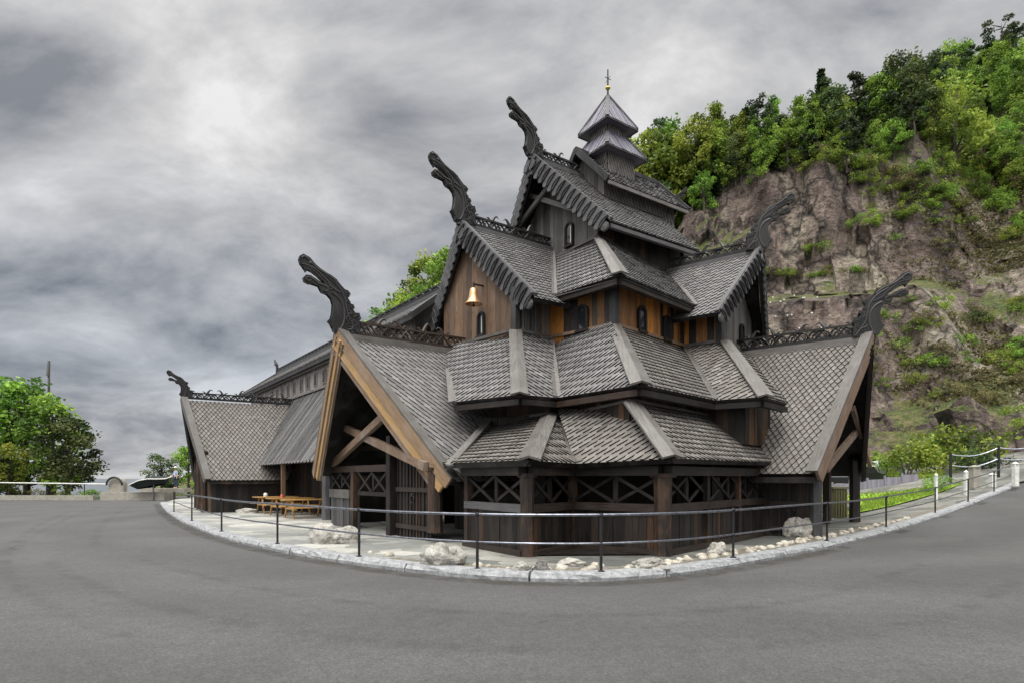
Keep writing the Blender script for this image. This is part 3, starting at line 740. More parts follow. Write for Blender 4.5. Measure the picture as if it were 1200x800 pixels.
for (a,b,n) in ((L0,H1,2),(H1,VV,2),(VV,H2,2),(H2,RR,6)):
    d=(b-a).normalized(); nrm=d.cross(V(0,0,1))
    if nrm.dot(V((a+b).x,(a+b).y,0))>0: nrm=-nrm
    if (a is VV): nrm=V(-.63,-.77,0) if nrm.dot(V(-.63,-.77,0))>0 else nrm
    z0=.12
    bb=b if a is not H2 else H2.lerp(RR,.82)
    wallp([a+V(0,0,z0),bb+V(0,0,z0),bb+V(0,0,1.0),a+V(0,0,1.0)],'dark',outward=nrm,width=.17,name='ambulatory_wall')
    board(a+nrm*.07+V(0,0,1.08),bb+nrm*.07+V(0,0,1.08),.12,.17,mat='darkgrey' if a is L0 else 'dark',name='sill_rail',tint=.9)
    board(a+nrm*.1+V(0,0,.13),bb+nrm*.1+V(0,0,.13),.16,.16,mat='dark',name='sill_beam',tint=.9)
    board(a+nrm*.12+V(0,0,1.86),b+nrm*.12+V(0,0,1.86),.2,.2,mat='dark',name='header_beam',tint=.6)
    lattice(a,bb,1.17,1.76,n if a is not H2 else 5)
post(H1+V(0,-.02,0),1.8,.26); post(H2+V(0,-.02,0),1.8,.34); sqpost(VV,1.8,.16); sqpost(L0,1.8,.16,ax=FA.e)
for k in (.28,.55,.82): 
    q=H2.lerp(RR,k)+V(.05,-.05,0); sqpost(q,1.8,.12,mat='post' if k!=.82 else 'barge')
post(RR,2.3,.3,mat='darkgrey'); sqpost(RR+V(-.35,-.45,0),2.2,.12,mat='barge',tint=.1)
# dark inner core behind the ambulatory screens
core=[V(-1.3,17.2,0),V(.9,15.9,0),V(1.6,16.6,0),V(2.9,14.9,0),V(7.0,19.6,0)]
for a,b in zip(core[:-1],core[1:]):
    n_=(b-a).cross(V(0,0,1)); n_=n_ if n_.y<0 else -n_
    wallp([a,b,b+V(0,0,3.4),a+V(0,0,3.4)],'dark',outward=n_,width=.25,name='inner_wall')
mb=MB(); 
for tri in ([L0,H1,VV],[H1,H2,VV],[VV,H2,RR],[L0,VV,V(-.5,17,0)],[VV,RR,V(6.5,20,0)],[VV,V(6.5,20,0),V(-.5,17,0)]):
    mb.face([V(p.x,p.y,.13) for p in tri],.3)
mb.build('ambulatory_floor',M['dark'],CH)
# left porch front screen, on the line between the two gable posts
PL=V(-6.5,21.0,0); PR=V(-1.9,14.9,0); dl=(PR-PL).normalized(); fn=V(dl.y,-dl.x,0); fn=fn if fn.dot(-FA.e)>0 else -fn
def onl(x):
    r=(x-CX)/F; s=(r*PL.y-PL.x)/(dl.x-r*dl.y); return PL+dl*s
post(PL,2.2,.34,mat='darkgrey',z0=.25); post(onl(510),1.62,.34,z0=.35)
sqpost(onl(416),1.9,.22,ax=dl); sqpost(onl(459),2.9,.24,mat='dark',ax=dl)
board(PL+V(0,0,2.0),onl(459)+V(0,0,2.0),.16,.2,mat='dark',name='header_beam')
a,b=onl(389),onl(412)
wallp([a,b,b+V(0,0,1.15),a+V(0,0,1.15)],'darkgrey',outward=fn,width=.18,name='porch_screen')
board(a+fn*.06+V(0,0,1.2),b+fn*.06+V(0,0,1.2),.08,.28,mat='board',name='sill_rail'); lattice(a,b,1.38,1.9,2)
lattice(onl(421),onl(454),1.3,1.9,2)
board(onl(421)+V(0,0,1.24),onl(454)+V(0,0,1.24),.1,.12,mat='dark',name='sill_rail')
def door(a,b,h,mat='dark',out=fn,name='door',z=.1):
    mb=MB(); strips(mb,[V(a.x,a.y,z),V(b.x,b.y,z),V(b.x,b.y,z+h),V(a.x,a.y,z+h)],width=.2,batten=.07,outward=out)
    for q in (.12,.52,.9): mb.beam(V(a.x,a.y,z+h*q)+out*.09,V(b.x,b.y,z+h*q)+out*.09,.04,.12,tint=.9)
    o=mb.build(name,M[mat],CH)
    m2=MB(); c=a.lerp(b,.55)+out*.12+V(0,0,z+h*.42)
    m2.tube([c+V(0,0,.1*math.sin(k))+a.lerp(b,1).__sub__(a).normalized()*.1*math.cos(k) for k in [i*math.pi/5 for i in range(11)]],.015,6)
    m2.lathe(c+V(0,0,.12),[(0,.04),(.05,.02),(.05,0)],8,axis=out)
    m2.build('ring_handle',M['iron'],o)
    return o
door(onl(464)-fn*.1,onl(502)-fn*.1,2.5)
# side walls + back wall in the left porch
a=PL+FA.e*.2; b=PL+FA.e*3.4
wallp([a,b,b+V(0,0,1.9),a+V(0,0,1.9)],'dark',outward=-FA.n,width=.2,name='porch_side_wall')
a=FA.p(3.6,-3.6,0); b=FA.p(3.6,3.0,0)
wallp([a,FA.p(3.6,-1.2,0),FA.p(3.6,-1.2,2.2),a+V(0,0,2.2)],'dark',outward=-FA.e,width=.25,name='inner_wall')
wallp([FA.p(3.6,.4,0),b,b+V(0,0,2.4),FA.p(3.6,.4,2.4)],'dark',outward=-FA.e,width=.25,name='inner_wall')
# right porch posts, doors
gz=ground_z(9)
post(FB.p(2.85,-3.1,0),2.1,.3,mat='darkgrey'); post(FB.p(2.9,3.2,0),2.3,.32,mat='dark',z0=.1)
sqpost(FB.p(1.6,-3.15,0),2.3,.2,mat='dark'); sqpost(FB.p(2.2,2.2,0),2.3,.22,mat='dark')
d0=FB.p(1.7,-3.1,0); d1=FB.p(2.7,-3.1,0)
door(d0,d1,1.75,out=-FB.n)
a=FB.p(.4,-3.1,0); b=FB.p(1.3,-3.1,0)
wallp([a,b,b+V(0,0,1.9),a+V(0,0,1.9)],'darkgrey',outward=-FB.n,width=.18,name='porch_side_wall')
a=FB.p(.1,-3.3,0); b=FB.p(.1,3.3,0)
wallp([a,b,b+V(0,0,2.6),a+V(0,0,2.6)],'dark',outward=FB.e,width=.25,name='inner_wall')

# --- arched windows
def arch_pts(w,h,n=7,inset=0):
    w2=w/2-inset; hh=h-inset; pts=[(-w2,inset),(w2,inset)]
    r=w2; base=hh-r
    for k in range(n+1):
        a=math.pi*k/n; pts.append((r*math.cos(a),base+r*math.sin(a)))
    return pts
def window(p,right,out,w,h,sill=True,pale=False,mat='dark',depth=.09,glass='glass'):
    p=Vector(p); right=Vector(right).normalized(); out=Vector(out).normalized(); mb=MB()
    o=arch_pts(w+.14,h+.11); i=arch_pts(w,h); up=V(0,0,1)
    O=[p+right*x+up*(y-.05) for x,y in o]; I=[p+right*x+up*y for x,y in i]
    n=len(O); e=out*depth
    for k in range(n):
        j=(k+1)%n
        mb.face([O[k]+e,O[j]+e,I[j]+e,I[k]+e],.3); mb.face([O[k],O[j],O[j]+e,O[k]+e],.3); mb.face([I[j],I[k],I[k]+e,I[j]+e],.8)
    if sill: mb.beam(p-right*(w/2+.09)-up*.06+out*.06,p+right*(w/2+.09)-up*.06+out*.06,.12,.05,tint=.7)
    f_=mb.build('window',M[mat],CH)
    m2=MB(); m2.face([q+out*min(.045,depth*.9) for q in I],.2)
    m2.build('pane',M[glass],f_)
    if pale:
        m3=MB(); x=w/2-.035
        m3.beam(p+right*x*pale+out*.05+up*.02,p+right*x*pale+out*.05+up*(h-w*.45),.05,.05,up=right,tint=.5); m3.build('reveal',M['whiteframe'],f_)
q=FA.at(4.30,565,392); window(q,FA.n,-FA.e,.26,.66,pale=1)
q=FA.at(7.85,668,287); window(q,FA.n,-FA.e,.30,.72,pale=1)
def onwall(a,b,x,y):
    a=Vector(a);b=Vector(b); d=(b-a); r=(x-CX)/F; s=(r*a.y-a.x)/(d.x-r*d.y); q=a+d*s
    return V(q.x,q.y,CAMZ+(HY-y)/F*q.y)
for (a,b,x,y,o) in ((V(1.19,18.6,0),V(2.91,17,0),684,386,V(-.68,-.73,0)),(V(2.91,17,0),V(5.7,19.8,0),750,387,V(.7,-.7,0)),(V(2.91,17,0),V(5.7,19.8,0),779,397,V(.7,-.7,0))):
    q=onwall(a,b,x,y)+o*.03; window(q,(b-a),o,.30,.66)
q=FB.at(-.16,868,402); window(q,FB.n,FB.e,.26,.6)

# --- hall
def hall():
    S0,S1=0.0,23.5
    for s in (1,-1):
        mb=MB(); strips(mb,[FH.p(S0,0,8.95),FH.p(S0-(1.7 if s>0 else 0),s*2.2,7.45),FH.p(S1,s*2.2,7.45),FH.p(S1,0,8.95)],width=.16,th=.03,batten=.04,outward=FH.n*s+V(0,0,1)); mb.build('plank_roof',M['plankroof'],CH)
        mb=MB(); strips(mb,[FH.p(.8,s*1.78,6.1),FH.p(1.0,s*4.3,2.4),FH.p(S1-1,s*4.3,2.4),FH.p(S1-1,s*1.78,6.1)],width=.26,th=.02,batten=.09,outward=FH.n*s+V(0,0,1)); mb.build('plank_roof',M['plankroof'],CH)
        wallp([FH.p(S0-(1.0 if s>0 else 0),s*1.8,5.6),FH.p(S1-.6,s*1.8,5.6),FH.p(S1-.6,s*1.8,7.6),FH.p(S0-(1.0 if s>0 else 0),s*1.8,7.6)],'lightplank',outward=FH.n*s,width=.25,name='clerestory_wall')
        wallp([FH.p(.8,s*2.7,0),FH.p(S1-1,s*2.7,0),FH.p(S1-1,s*2.7,4.7),FH.p(.8,s*2.7,4.7)],'dark',outward=FH.n*s,width=.3,name='hall_wall')
        board(FH.p(S0-(1.6 if s>0 else 0),s*2.12,7.34),FH.p(S1,s*2.12,7.34),.12,.14,mat='darkgrey',name='eave_beam'); board(FH.p(S0,s*1.98,7.24),FH.p(S1,s*1.98,7.24),.12,.12,mat='board',name='eave_beam')
        board(FH.p(.8,s*4.1,2.42),FH.p(S1-1,s*4.1,2.42),.16,.18,mat='dark',name='eave_beam')
        board(FH.p(S0,s*1.9,6.12),FH.p(S1-.6,s*1.9,6.12),.1,.1,mat='board',name='flashing_board')
        board(FH.p(S1+.05,0,9.0),FH.p(S1+.05,s*2.3,7.35),.07,.3,mat='darkgrey',name='verge_board')
        board(FH.p(S0-.05,0,9.0),FH.p(S0-.05-(1.75 if s>0 else 0),s*2.3,7.35),.07,.22,mat='darkgrey',name='verge_board')
    for t,o in ((S0+.1,-FH.e),(S1-.6,FH.e)):
        wallp([FH.p(t,-1.8,5),FH.p(t,1.8,5),FH.p(t,1.8,7.4),FH.p(t,0,8.9),FH.p(t,-1.8,7.4)],'greyplank',outward=o,name='gable_wall')
    wallp([FH.p(S1-1.2,-4,0),FH.p(S1-1.2,4,0),FH.p(S1-1.2,4,2.6),FH.p(S1-1.2,1.8,6),FH.p(S1-1.2,-1.8,6),FH.p(S1-1.2,-4,2.6)],'dark',outward=FH.e,name='gable_wall')
    # rounded rafter ends under the lower eave
    mb=MB(); s=1.2
    while s<11.5:
        mb.tube([FH.p(s,4.0,2.62),FH.p(s,4.4,2.34)],.035,5,tint=.9); s+=.42
    mb.build('rafter_end',M['plankroof'],CH)
    for i,x in enumerate((390,380,370,361,353,345,338,331,325,318,307,302)):
        if x<304: continue
        yy=(434,438,442,446,449,453,456,459,461,464,467,468)[i]+4
        a=FH.p(0,1.84,0); b=FH.p(20,1.84,0); q=onwall(a,b,x,yy); window(V(q.x,q.y,6.38),-FH.e,FH.n,.36,.62,sill=False,mat='lightplank',depth=.03,glass='iron')
    for s in (7.2,11.0,): sqpost(FH.p(s,4.1,0),2.4,.16,mat='barge',ax=FH.e,tint=.0)
    board(FH.p(S0,0,9.06),FH.p(S1,0,9.06),.14,.2,mat='darkgrey',name='ridge_board')
hall()
# far porch
def far_porch():
    fr=FC
    for s,z in ((1,1.6),(-1,1.6)):
        mb=MB(); shingles(mb,[fr.p(0,0,5.6),fr.p(.78,s*3.52,z),fr.p(4.3,s*3.52,z),fr.p(6.2,0,5.6)],pitch=.17,width=.2,pointed=True,tb=(.25,.7)); mb.build('shingled_roof',M['shingle_warm'],CH)
        barge_plain(fr.p(-.06,0,5.65),fr.p(.72,s*3.6,z),-fr.e,mats=('board','darkgrey','darkgrey'),ws=(.2,.16,.1))
        wallp([fr.p(1.0,s*3.0,0),fr.p(5.5,s*3.0,0),fr.p(5.5,s*3.0,2.2),fr.p(1.0,s*3.0,2.2)],'dark',outward=fr.n*s,width=.22,name='porch_side_wall')
        board(fr.p(.9,s*3.4,1.5),fr.p(4.3,s*3.4,1.5),.12,.12,mat='post',name='eave_beam')
        post(fr.p(.75,s*2.4,0),3.0,.26,mat='post'); post(fr.p(.75,s*1.1,0),3.6,.2,mat='post')
    wallp([fr.p(.95,1.2,0),fr.p(.95,3.0,0),fr.p(.95,3.0,2.1),fr.p(.95,1.2,4.2)],'brownplank',outward=-fr.e,width=.25,name='gable_wall')
    wallp([fr.p(.95,-3.0,0),fr.p(.95,-1.2,0),fr.p(.95,-1.2,4.2),fr.p(.95,-3.0,2.1)],'brownplank',outward=-fr.e,width=.25,name='gable_wall')
    wallp([fr.p(3,-3,0),fr.p(3,3,0),fr.p(3,3,2.2),fr.p(3,0,5.5),fr.p(3,-3,2.2)],'dark',outward=-fr.e,width=.3,name='inner_wall')
    mb=MB(); 
    for k in range(3): mb.beam(fr.p(2.6+.25*k,3.4,0),fr.p(2.3+.25*k,3.08,1.3),.1,.05,tint=.5)
    return
far_porch()

# --- carved ridge crests
def crest(a,b,h=.42,mat='carved',hooks=True,r=.035):
    a=Vector(a); b=Vector(b); L=(b-a).length; d=(b-a)/L; up=V(0,0,1); side=d.cross(up)
    mb=MB()
    mb.beam(a+up*.10,b+up*.10,.12,.10,tint=.4); mb.beam(a+up*(h*.92),b+up*(h*.92),.09,.06,tint=.6)
    n=max(8,int(L/.07)); per=.62
    for ph,so,rr in ((0,.02,r),(math.pi,-.02,r),(math.pi*.5,.0,r*.7)):
        pts=[]; 
        for i in range(n+1):
            s=L*i/n; y=h*.52+h*.30*math.sin(2*math.pi*s/per+ph)
            pts.append(a+d*s+up*y+side*(so+.02*math.sin(4*math.pi*s/per+ph)))
        mb.tube(pts,rr,5,tint=.5)
    m_=int(L/(per/2))
    for i in range(m_):
        c=a+d*(per*.25+i*per/2)+up*h*.52
        pts=[c+(d*math.cos(t)+up*math.sin(t))*(.035+.012*t) for t in [k*.7 for k in range(9)]]
        mb.tube(pts,.017,4,tint=.7)
    if hooks:
        k=int(L/.75)
        for i in range(k):
            c=a+d*(.3+i*.75)+up*h*.92; sg=1 if i%2 else -1
            pts=[]; rad=[]
            for j in range(8):
                t=j/7; pts.append(c+d*sg*(.02+.26*t-.0*t)+up*(.02+.26*math.sin(t*2.4)*(.75 if i%3 else 1.0))); rad.append(.055*(1-t)+.008)
            mb.tube(pts,rad,6,tint=.8)
            pts=[c-d*sg*.05,c-d*sg*.14+up*.10,c-d*sg*.22+up*.1]; mb.tube(pts,[.04,.03,.008],5,tint=.8)
    return mb.build('ridge_crest',M[mat],CH)
crest(FA.p(.1,0,5.85),FA.p(4.2,0,5.85),.5,'carvedbrown'); crest(FA.p(4.2,0,10.05),FA.p(7.8,0,10.05),.42)
crest(FA.p(7.1,0,13.15),FA.p(9.2,0,13.15),.4); crest(FB.p(3.6,0,5.93),FB.p(-.3,0,5.93),.48); crest(FB.p(.45,0,9.28),FB.p(-2.5,0,9.28),.4)
crest(FC.p(0,0,5.65),FC.p(5.6,0,5.65),.4); crest(FH.p(0,0,9.12),FH.p(23,0,9.12),.28,hooks=False)

# --- dragon heads
OUT=[(375,668),(330,668),(305,655),(300,620),(285,598),(266,575),(290,550),(300,500),(303,430),(292,385),(265,352),(225,350),(222,330),(208,296),(172,288),(142,297),(112,284),(106,254),(124,228),(156,226),(176,243),(196,262),(228,276),(262,285),(240,255),(200,222),(160,192),(134,176),(124,206),(112,172),(86,148),(78,112),(84,84),(108,62),(150,82),(185,130),(210,160),(250,178),(285,190),(325,220),(350,262),(372,296),(398,294),(417,318),(408,348),(384,356),(404,368),(417,392),(404,410),(438,408),(446,436),(426,452),(446,482),(468,480),(476,468),(490,520),(470,540),(482,565),(486,668)]
def dragon_mesh():
    k=1/231.0; ku=k*.84; kf=k*1.06; P=[(-(x-375)*kf,-(y-650)*ku) for x,y in OUT]
    bm=bmesh.new()
    def hw(u): return .12-.035*min(1,max(0,u/1.9))
    L=[bm.verts.new((f,hw(u),u)) for f,u in P]; Rr=[bm.verts.new((f,-hw(u),u)) for f,u in P]
    bm.faces.new(L); bm.faces.new(Rr[::-1]); n=len(P)
    for i in range(n): bm.faces.new([L[(i+1)%n],L[i],Rr[i],Rr[(i+1)%n]])
    bmesh.ops.bevel(bm,geom=[e for e in bm.edges if abs(e.verts[0].co.y-e.verts[1].co.y)<.02 and (abs(e.verts[0].co.y)>0)],offset=.022,segments=2,affect='EDGES',clamp_overlap=True)
    bmesh.ops.recalc_face_normals(bm,faces=bm.faces[:])
    bmesh.ops.triangulate(bm,faces=[f for f in bm.faces if len(f.verts)>4])
    mb=MB()
    for f_ in bm.faces: mb.face([v.co for v in f_.verts],.5,[(v.co.x+v.co.y,v.co.z) for v in f_.verts])
    bm.free()
    C=lambda x,y,yy: V(-(x-375)*kf,yy,-(y-650)*ku)
    for s in (1,-1):
        e=lambda u: s*(.12-.035*min(1,max(0,u/1.9))+.010)
        def T(seq,r,t=.9):
            pts=[]
            # smooth by Catmull-Rom
            for i in range(len(seq)-1):
                p0=seq[max(i-1,0)];p1=seq[i];p2=seq[i+1];p3=seq[min(i+2,len(seq)-1)]
                for q in (0,.33,.66):
                    x=.5*((2*p1[0])+(-p0[0]+p2[0])*q+(2*p0[0]-5*p1[0]+4*p2[0]-p3[0])*q*q+(-p0[0]+3*p1[0]-3*p2[0]+p3[0])*q**3)
                    y=.5*((2*p1[1])+(-p0[1]+p2[1])*q+(2*p0[1]-5*p1[1]+4*p2[1]-p3[1])*q*q+(-p0[1]+3*p1[1]-3*p2[1]+p3[1])*q**3)
                    u=-(y-650)*ku; pts.append(C(x,y,e(u)))
            x,y=seq[-1]; pts.append(C(x,y,e(-(y-650)*ku)))
            mb.tube(pts,r,6,tint=t)
        T([(335,650),(362,590),(372,520),(368,450),(350,400),(320,360),(285,340)],.034)      # neck rib
        T([(470,655),(440,600),(400,520),(385,440),(380,390),(360,330),(330,280),(290,240),(240,205)],.026)
        T([(95,100),(110,85),(140,105),(165,135),(200,165),(245,190),(290,215),(325,255)],.03)  # brow and mane
        T([(135,150),(180,170),(225,215),(262,255),(280,290),(310,310),(345,330)],.026)
        T([(95,150),(120,150),(150,165),(185,200),(225,240)],.018)
        T([(142,247),(168,257),(198,282),(232,290),(258,305),(262,330),(240,335)],.024)
        T([(152,248),(132,246),(122,264),(138,278),(154,268)],.018)
        for cx,cy,rr in ((275,300,16),(395,325,17),(400,392,13),(425,435,14),(460,510,18),(430,500,18),(415,540,20),(440,570,20),(405,590,22),(450,620,20),(410,640,18),(385,485,15)):
            T([(cx+rr*math.cos(a)*(1-.09*i),cy+rr*math.sin(a)*(1-.09*i)) for i,a in enumerate([j*.8 for j in range(10)])],.016,.7)
        u=-(150-650)*ku; mb.lathe(C(150,128,s*.085),[(.055,0),(.05,.025),(.03,.04),(0,.045)],10,1.0,axis=V(0,s,0))
        T([(400,470),(420,480),(400,500),(380,540),(395,570),(430,590),(420,620),(390,630)],.018,.8)
    return mb
_dm=dragon_mesh()
def dragon(p,fwd,sc,mat='carved'):
    me_mb=MB(); f=Vector(fwd).normalized(); sd=V(0,0,1).cross(f)
    Mx=Matrix((( f.x,sd.x,0),(f.y,sd.y,0),(f.z,sd.z,1)))
    p=Vector(p); me_mb.v=[p+(Mx@v)*sc for v in _dm.v]; me_mb.f=list(_dm.f); me_mb.t=list(_dm.t); me_mb.uv=list(_dm.uv)
    o=me_mb.build('dragon_head',M[mat],CH)
    # stub that ties it to the gable point
    mb=MB(); mb.beam(p-V(0,0,.7*sc)+f*.02,p+V(0,0,.1),.26*sc,.22*sc,up=f,tint=.3)
    mb.blob(p-V(0,0,.05)+f*.1,.16*sc,.16*sc,.2*sc,1,.2,1,.5); mb.build('dragon_mount',M['carved'],o,off=parent_world(CH))
    return o
dragon(FA.p(.1,0,5.95),-FA.e,.95); dragon(FA.p(4.1,0,10.15),-FA.e,.92); dragon(FA.p(7.0,0,13.2),-FA.e,.83)
dragon(FB.p(.55,0,9.35),V(.95,-.3,0),.80); dragon(FB.p(3.7,0,6.0),V(.95,-.3,0),.84); dragon(FC.p(.1,0,5.75),-FC.e,.62)
dragon(FA.p(13.45,.9,12.5),(FB.e+FA.e*.2),.42); dragon(FH.p(23.3,0,9.1),FH.e,.5)

# --- bell
bp=FA.at(3.95,555,356); BE=empty('church_bell',bp+V(0,0,0),'small polished bronze bell hanging under the middle left gable','bell')
mb=MB(); mb.lathe(bp,[(.0,.50),(.06,.50),(.10,.47),(.13,.40),(.145,.28),(.165,.16),(.21,.07),(.27,.01),(.28,-.02),(.25,-.02),(.22,.02),(.15,.14),(.12,.3),(0,.4)],24); mb.build('bell_body',M['bell'],BE,smooth=True)
mb=MB(); mb.tube([bp+V(0,0,.5),bp+V(0,0,.66)],.03,8); mb.tube([bp+V(0,0,.62),bp+V(0,0,.62)+FA.e*.45],.03,8); mb.build('bell_bracket',M['iron'],BE)
mb=MB(); mb.tube([bp+V(0,0,.3),bp+V(0,0,-.05)],.018,6); mb.lathe(bp+V(0,0,-.06),[(0,-.05),(.045,-.02),(.045,.02),(0,.05)],8); mb.build('clapper',M['iron'],BE)
#SETTING
# ------------------------------------------------------------------ ground, kerb, paving
KP=[(188,590),(196,600),(215,612),(250,627),(300,640),(360,652),(430,663),(500,672),(560,678),(620,682),(715,682),(770,677),(820,670),(860,663),(900,655),(950,646),(1000,634),(1050,621),(1100,605),(1150,586),(1196,567)]
kpts=[px_ground(*q) for q in KP]
def resample(P,step):
    out=[P[0].copy()]; acc=0
    for a,b in zip(P[:-1],P[1:]):
        L=(b-a).length; s=step-acc
        while s<L: out.append(a.lerp(b,s/L)); s+=step
        acc=L-(s-step)
    return out
def smooth(P,n=3):
    for _ in range(n): P=[P[0]]+[(P[i-1]+P[i]*2+P[i+1])/4 for i in range(1,len(P)-1)]+[P[-1]]
    return P
kl=smooth(resample(kpts,.5),6)
kl=resample(kl,.25)
def knorm(i):
    d=(kl[min(i+1,len(kl)-1)]-kl[max(i-1,0)]); d.z=0; d.normalize(); return V(-d.y,d.x,0)   # inwards (to the church)
# land sheet
mb=MB(); xs=[-160+4*i for i in range(81)]; ys=[-30]+[-12+2*i for i in range(36)]
def landz(x,y):
    return ground_z(x)-.012
for i in range(len(xs)-1):
    for j in range(len(ys)-1):
        q=[(xs[i],ys[j]),(xs[i+1],ys[j]),(xs[i+1],ys[j+1]),(xs[i],ys[j+1])]
        mb.face([V(x,y,landz(x,y)) for x,y in q])
o=mb.build('road',M['asphalt'],smooth=True); tag(o,kind='structure')
# drop the land edge down to the sea
mb=MB(); mb.face([V(-160,58,-.012),V(160,58,-.012),V(160,58,-6),V(-160,58,-6)]); mb.face([V(-160,-30,-6),V(-160,-30,-.012),V(-160,58,-.012),V(-160,58,-6)])
tag(mb.build('shore_bank',M['verge']),kind='structure')
mb=MB(); mb.face([V(-9000,-9000,-4),V(9000,-9000,-4),V(9000,9000,-4),V(-9000,9000,-4)]); tag(mb.build('water',M['water']),kind='structure')
# paving fan
CEN=V(3,44,0)
arc=[p+knorm(i)*.30 for i,p in enumerate(kl)][::2]
arc=[V(-28,56,0),V(-27,50,0),V(-25.5,45,0)]+arc+[V(44,36,0),V(46,48,0),V(40,57,0)]
mb=MB(); NJ=26
for i in range(len(arc)-1):
    for j in range(NJ):
        a,b=j/NJ,(j+1)/NJ
        q=[arc[i].lerp(CEN,a),arc[i+1].lerp(CEN,a),arc[i+1].lerp(CEN,b),arc[i].lerp(CEN,b)]
        mb.face([V(p.x,p.y,ground_z(p.x)+.10) for p in q])
tag(mb.build('pavement',M['paving'],smooth=True),kind='structure')
# granite kerb, rough split blocks with open joints
def kerb():
    mb=MB(); blk=8; i=0
    while i<len(kl)-2:
        n=min(blk+random.randint(-1,2),len(kl)-2-i); dz=random.uniform(-.008,.008)
        rows=[]
        for k in range(n+1):
            idx=i+k; p=kl[idx].copy(); nn=knorm(idx)
            f=0.0
            if k==0: p=p+(kl[idx+1]-p).normalized()*.02
            if k==n: p=p-(p-kl[idx-1]).normalized()*.02
            z=ground_z(p.x)+dz; rr=lambda a: noise.noise(V(p.x*5+a*7,p.y*5,a))*.035
            prof=[(-.01+rr(1),-.1),(-.03+rr(2),.05),(.0+rr(3),.105),(.025+rr(4)*.5,.135+rr(5)*.2),(.30,.135+rr(6)*.15),(.34,.08),(.34,-.05)]
            rows.append([V(p.x,p.y,0)+nn*u+V(0,0,z+v) for u,v in prof])
        t=random.random()
        for a,b in zip(rows[:-1],rows[1:]):
            for c in range(len(a)-1): mb.face([a[c],b[c],b[c+1],a[c+1]][::-1],t)
        mb.face(rows[0],t); mb.face(rows[-1][::-1],t)
        i+=n
    tag(mb.build('kerb',M['granite']),kind='structure')
kerb()
def softmat(name,col,lo,hi,amt):
    m,nt,b=newmat(name); b.inputs['Base Color'].default_value=(*col,1); b.inputs['Roughness'].default_value=.9
    uv=nt.nodes.new('ShaderNodeUVMap').outputs[0]; sx=nt.nodes.new('ShaderNodeSeparateXYZ'); nt.links.new(uv,sx.inputs[0])
    e=math_(nt,'MULTIPLY',math_(nt,'MULTIPLY',sx.outputs[0],math_(nt,'SUBTRACT',1.0,sx.outputs[0])),4.0)
    n=ramp(nt,nz(nt,mapping(nt,worldpos(nt),(1,1,1)),1.6,7,.7),[(lo,(0,0,0)),(hi,(1,1,1))]); nb=nt.nodes.new('ShaderNodeRGBToBW'); nt.links.new(n,nb.inputs[0])
    nt.links.new(math_(nt,'MULTIPLY',math_(nt,'MULTIPLY',e,nb.outputs[0]),amt),b.inputs['Alpha']); return m
M['tyremark']=softmat('tyre_rubber_marks',(.025,.025,.025),.42,.75,.22); M['gutter']=softmat('gutter_dirt',(.045,.038,.03),.35,.7,.8)
def ribbon(path,w,mat,name,z=.004):
    mb=MB()
    for i in range(len(path)-1):
        a,b=path[i],path[i+1]; d=(b-a); d.z=0; d.normalize(); nn=V(-d.y,d.x,0)
        d2=(path[min(i+2,len(path)-1)]-b); d2.z=0; nn2=V(-d2.y,d2.x,0).normalized() if d2.length>1e-4 else nn
        q=[a-nn*w/2,b-nn2*w/2,b+nn2*w/2,a+nn*w/2]
        mb.face([V(p.x,p.y,ground_z(p.x)-.012+z) for p in q],.5,[(0,0),(0,1),(1,1),(1,0)])
    tag(mb.build(name,M[mat]),kind='structure')
gut=[kl[i]-knorm(i)*.22 for i in range(0,len(kl),2)]; ribbon(gut,.5,'gutter','gutter_dirt',.006)
def bed():
    mb=MB(); a=on_k(430); b=on_k(1130)
    for i in range(a,b,1):
        w0=.30; q=[]
        for j,ii in ((0,i),(1,i+1)):
            e=.78+.18*noise.noise(V(kl[ii].x*1.5,kl[ii].y*1.5,3))
            q.append((kl[ii]+knorm(ii)*w0,kl[ii]+knorm(ii)*e))
        P=[q[0][0],q[1][0],q[1][1],q[0][1]]
        mb.face([V(p.x,p.y,ground_z(p.x)+(.106 if k_<2 else .103)) for k_,p in enumerate(P)])
    tag(mb.build('gravel_bed',M['gravel']),kind='structure')
def on_k(x): return min(range(len(kl)),key=lambda i:abs((kl[i].x/kl[i].y)*F+CX-x))
M['gravel']=stone('dirty_gravel',[(.07,.06,.048),(.14,.125,.10),(.24,.22,.18),(.09,.095,.05)],14,.03)
bed()
for k,(o0,o1,i0_,i1_) in enumerate(((1.7,3.0,10,110),(3.2,4.6,10,110),(4.2,5.0,30,150),(2.6,2.2,120,210),(4.1,3.8,120,210))):
    pth=[kl[i]-knorm(i)*(o0+(o1-o0)*(i-i0_)/(i1_-i0_)) for i in range(i0_,min(i1_,len(kl)-1),3)]
    ribbon(pth,.34,'tyremark','tyre_mark',.004+.004*(k%3))
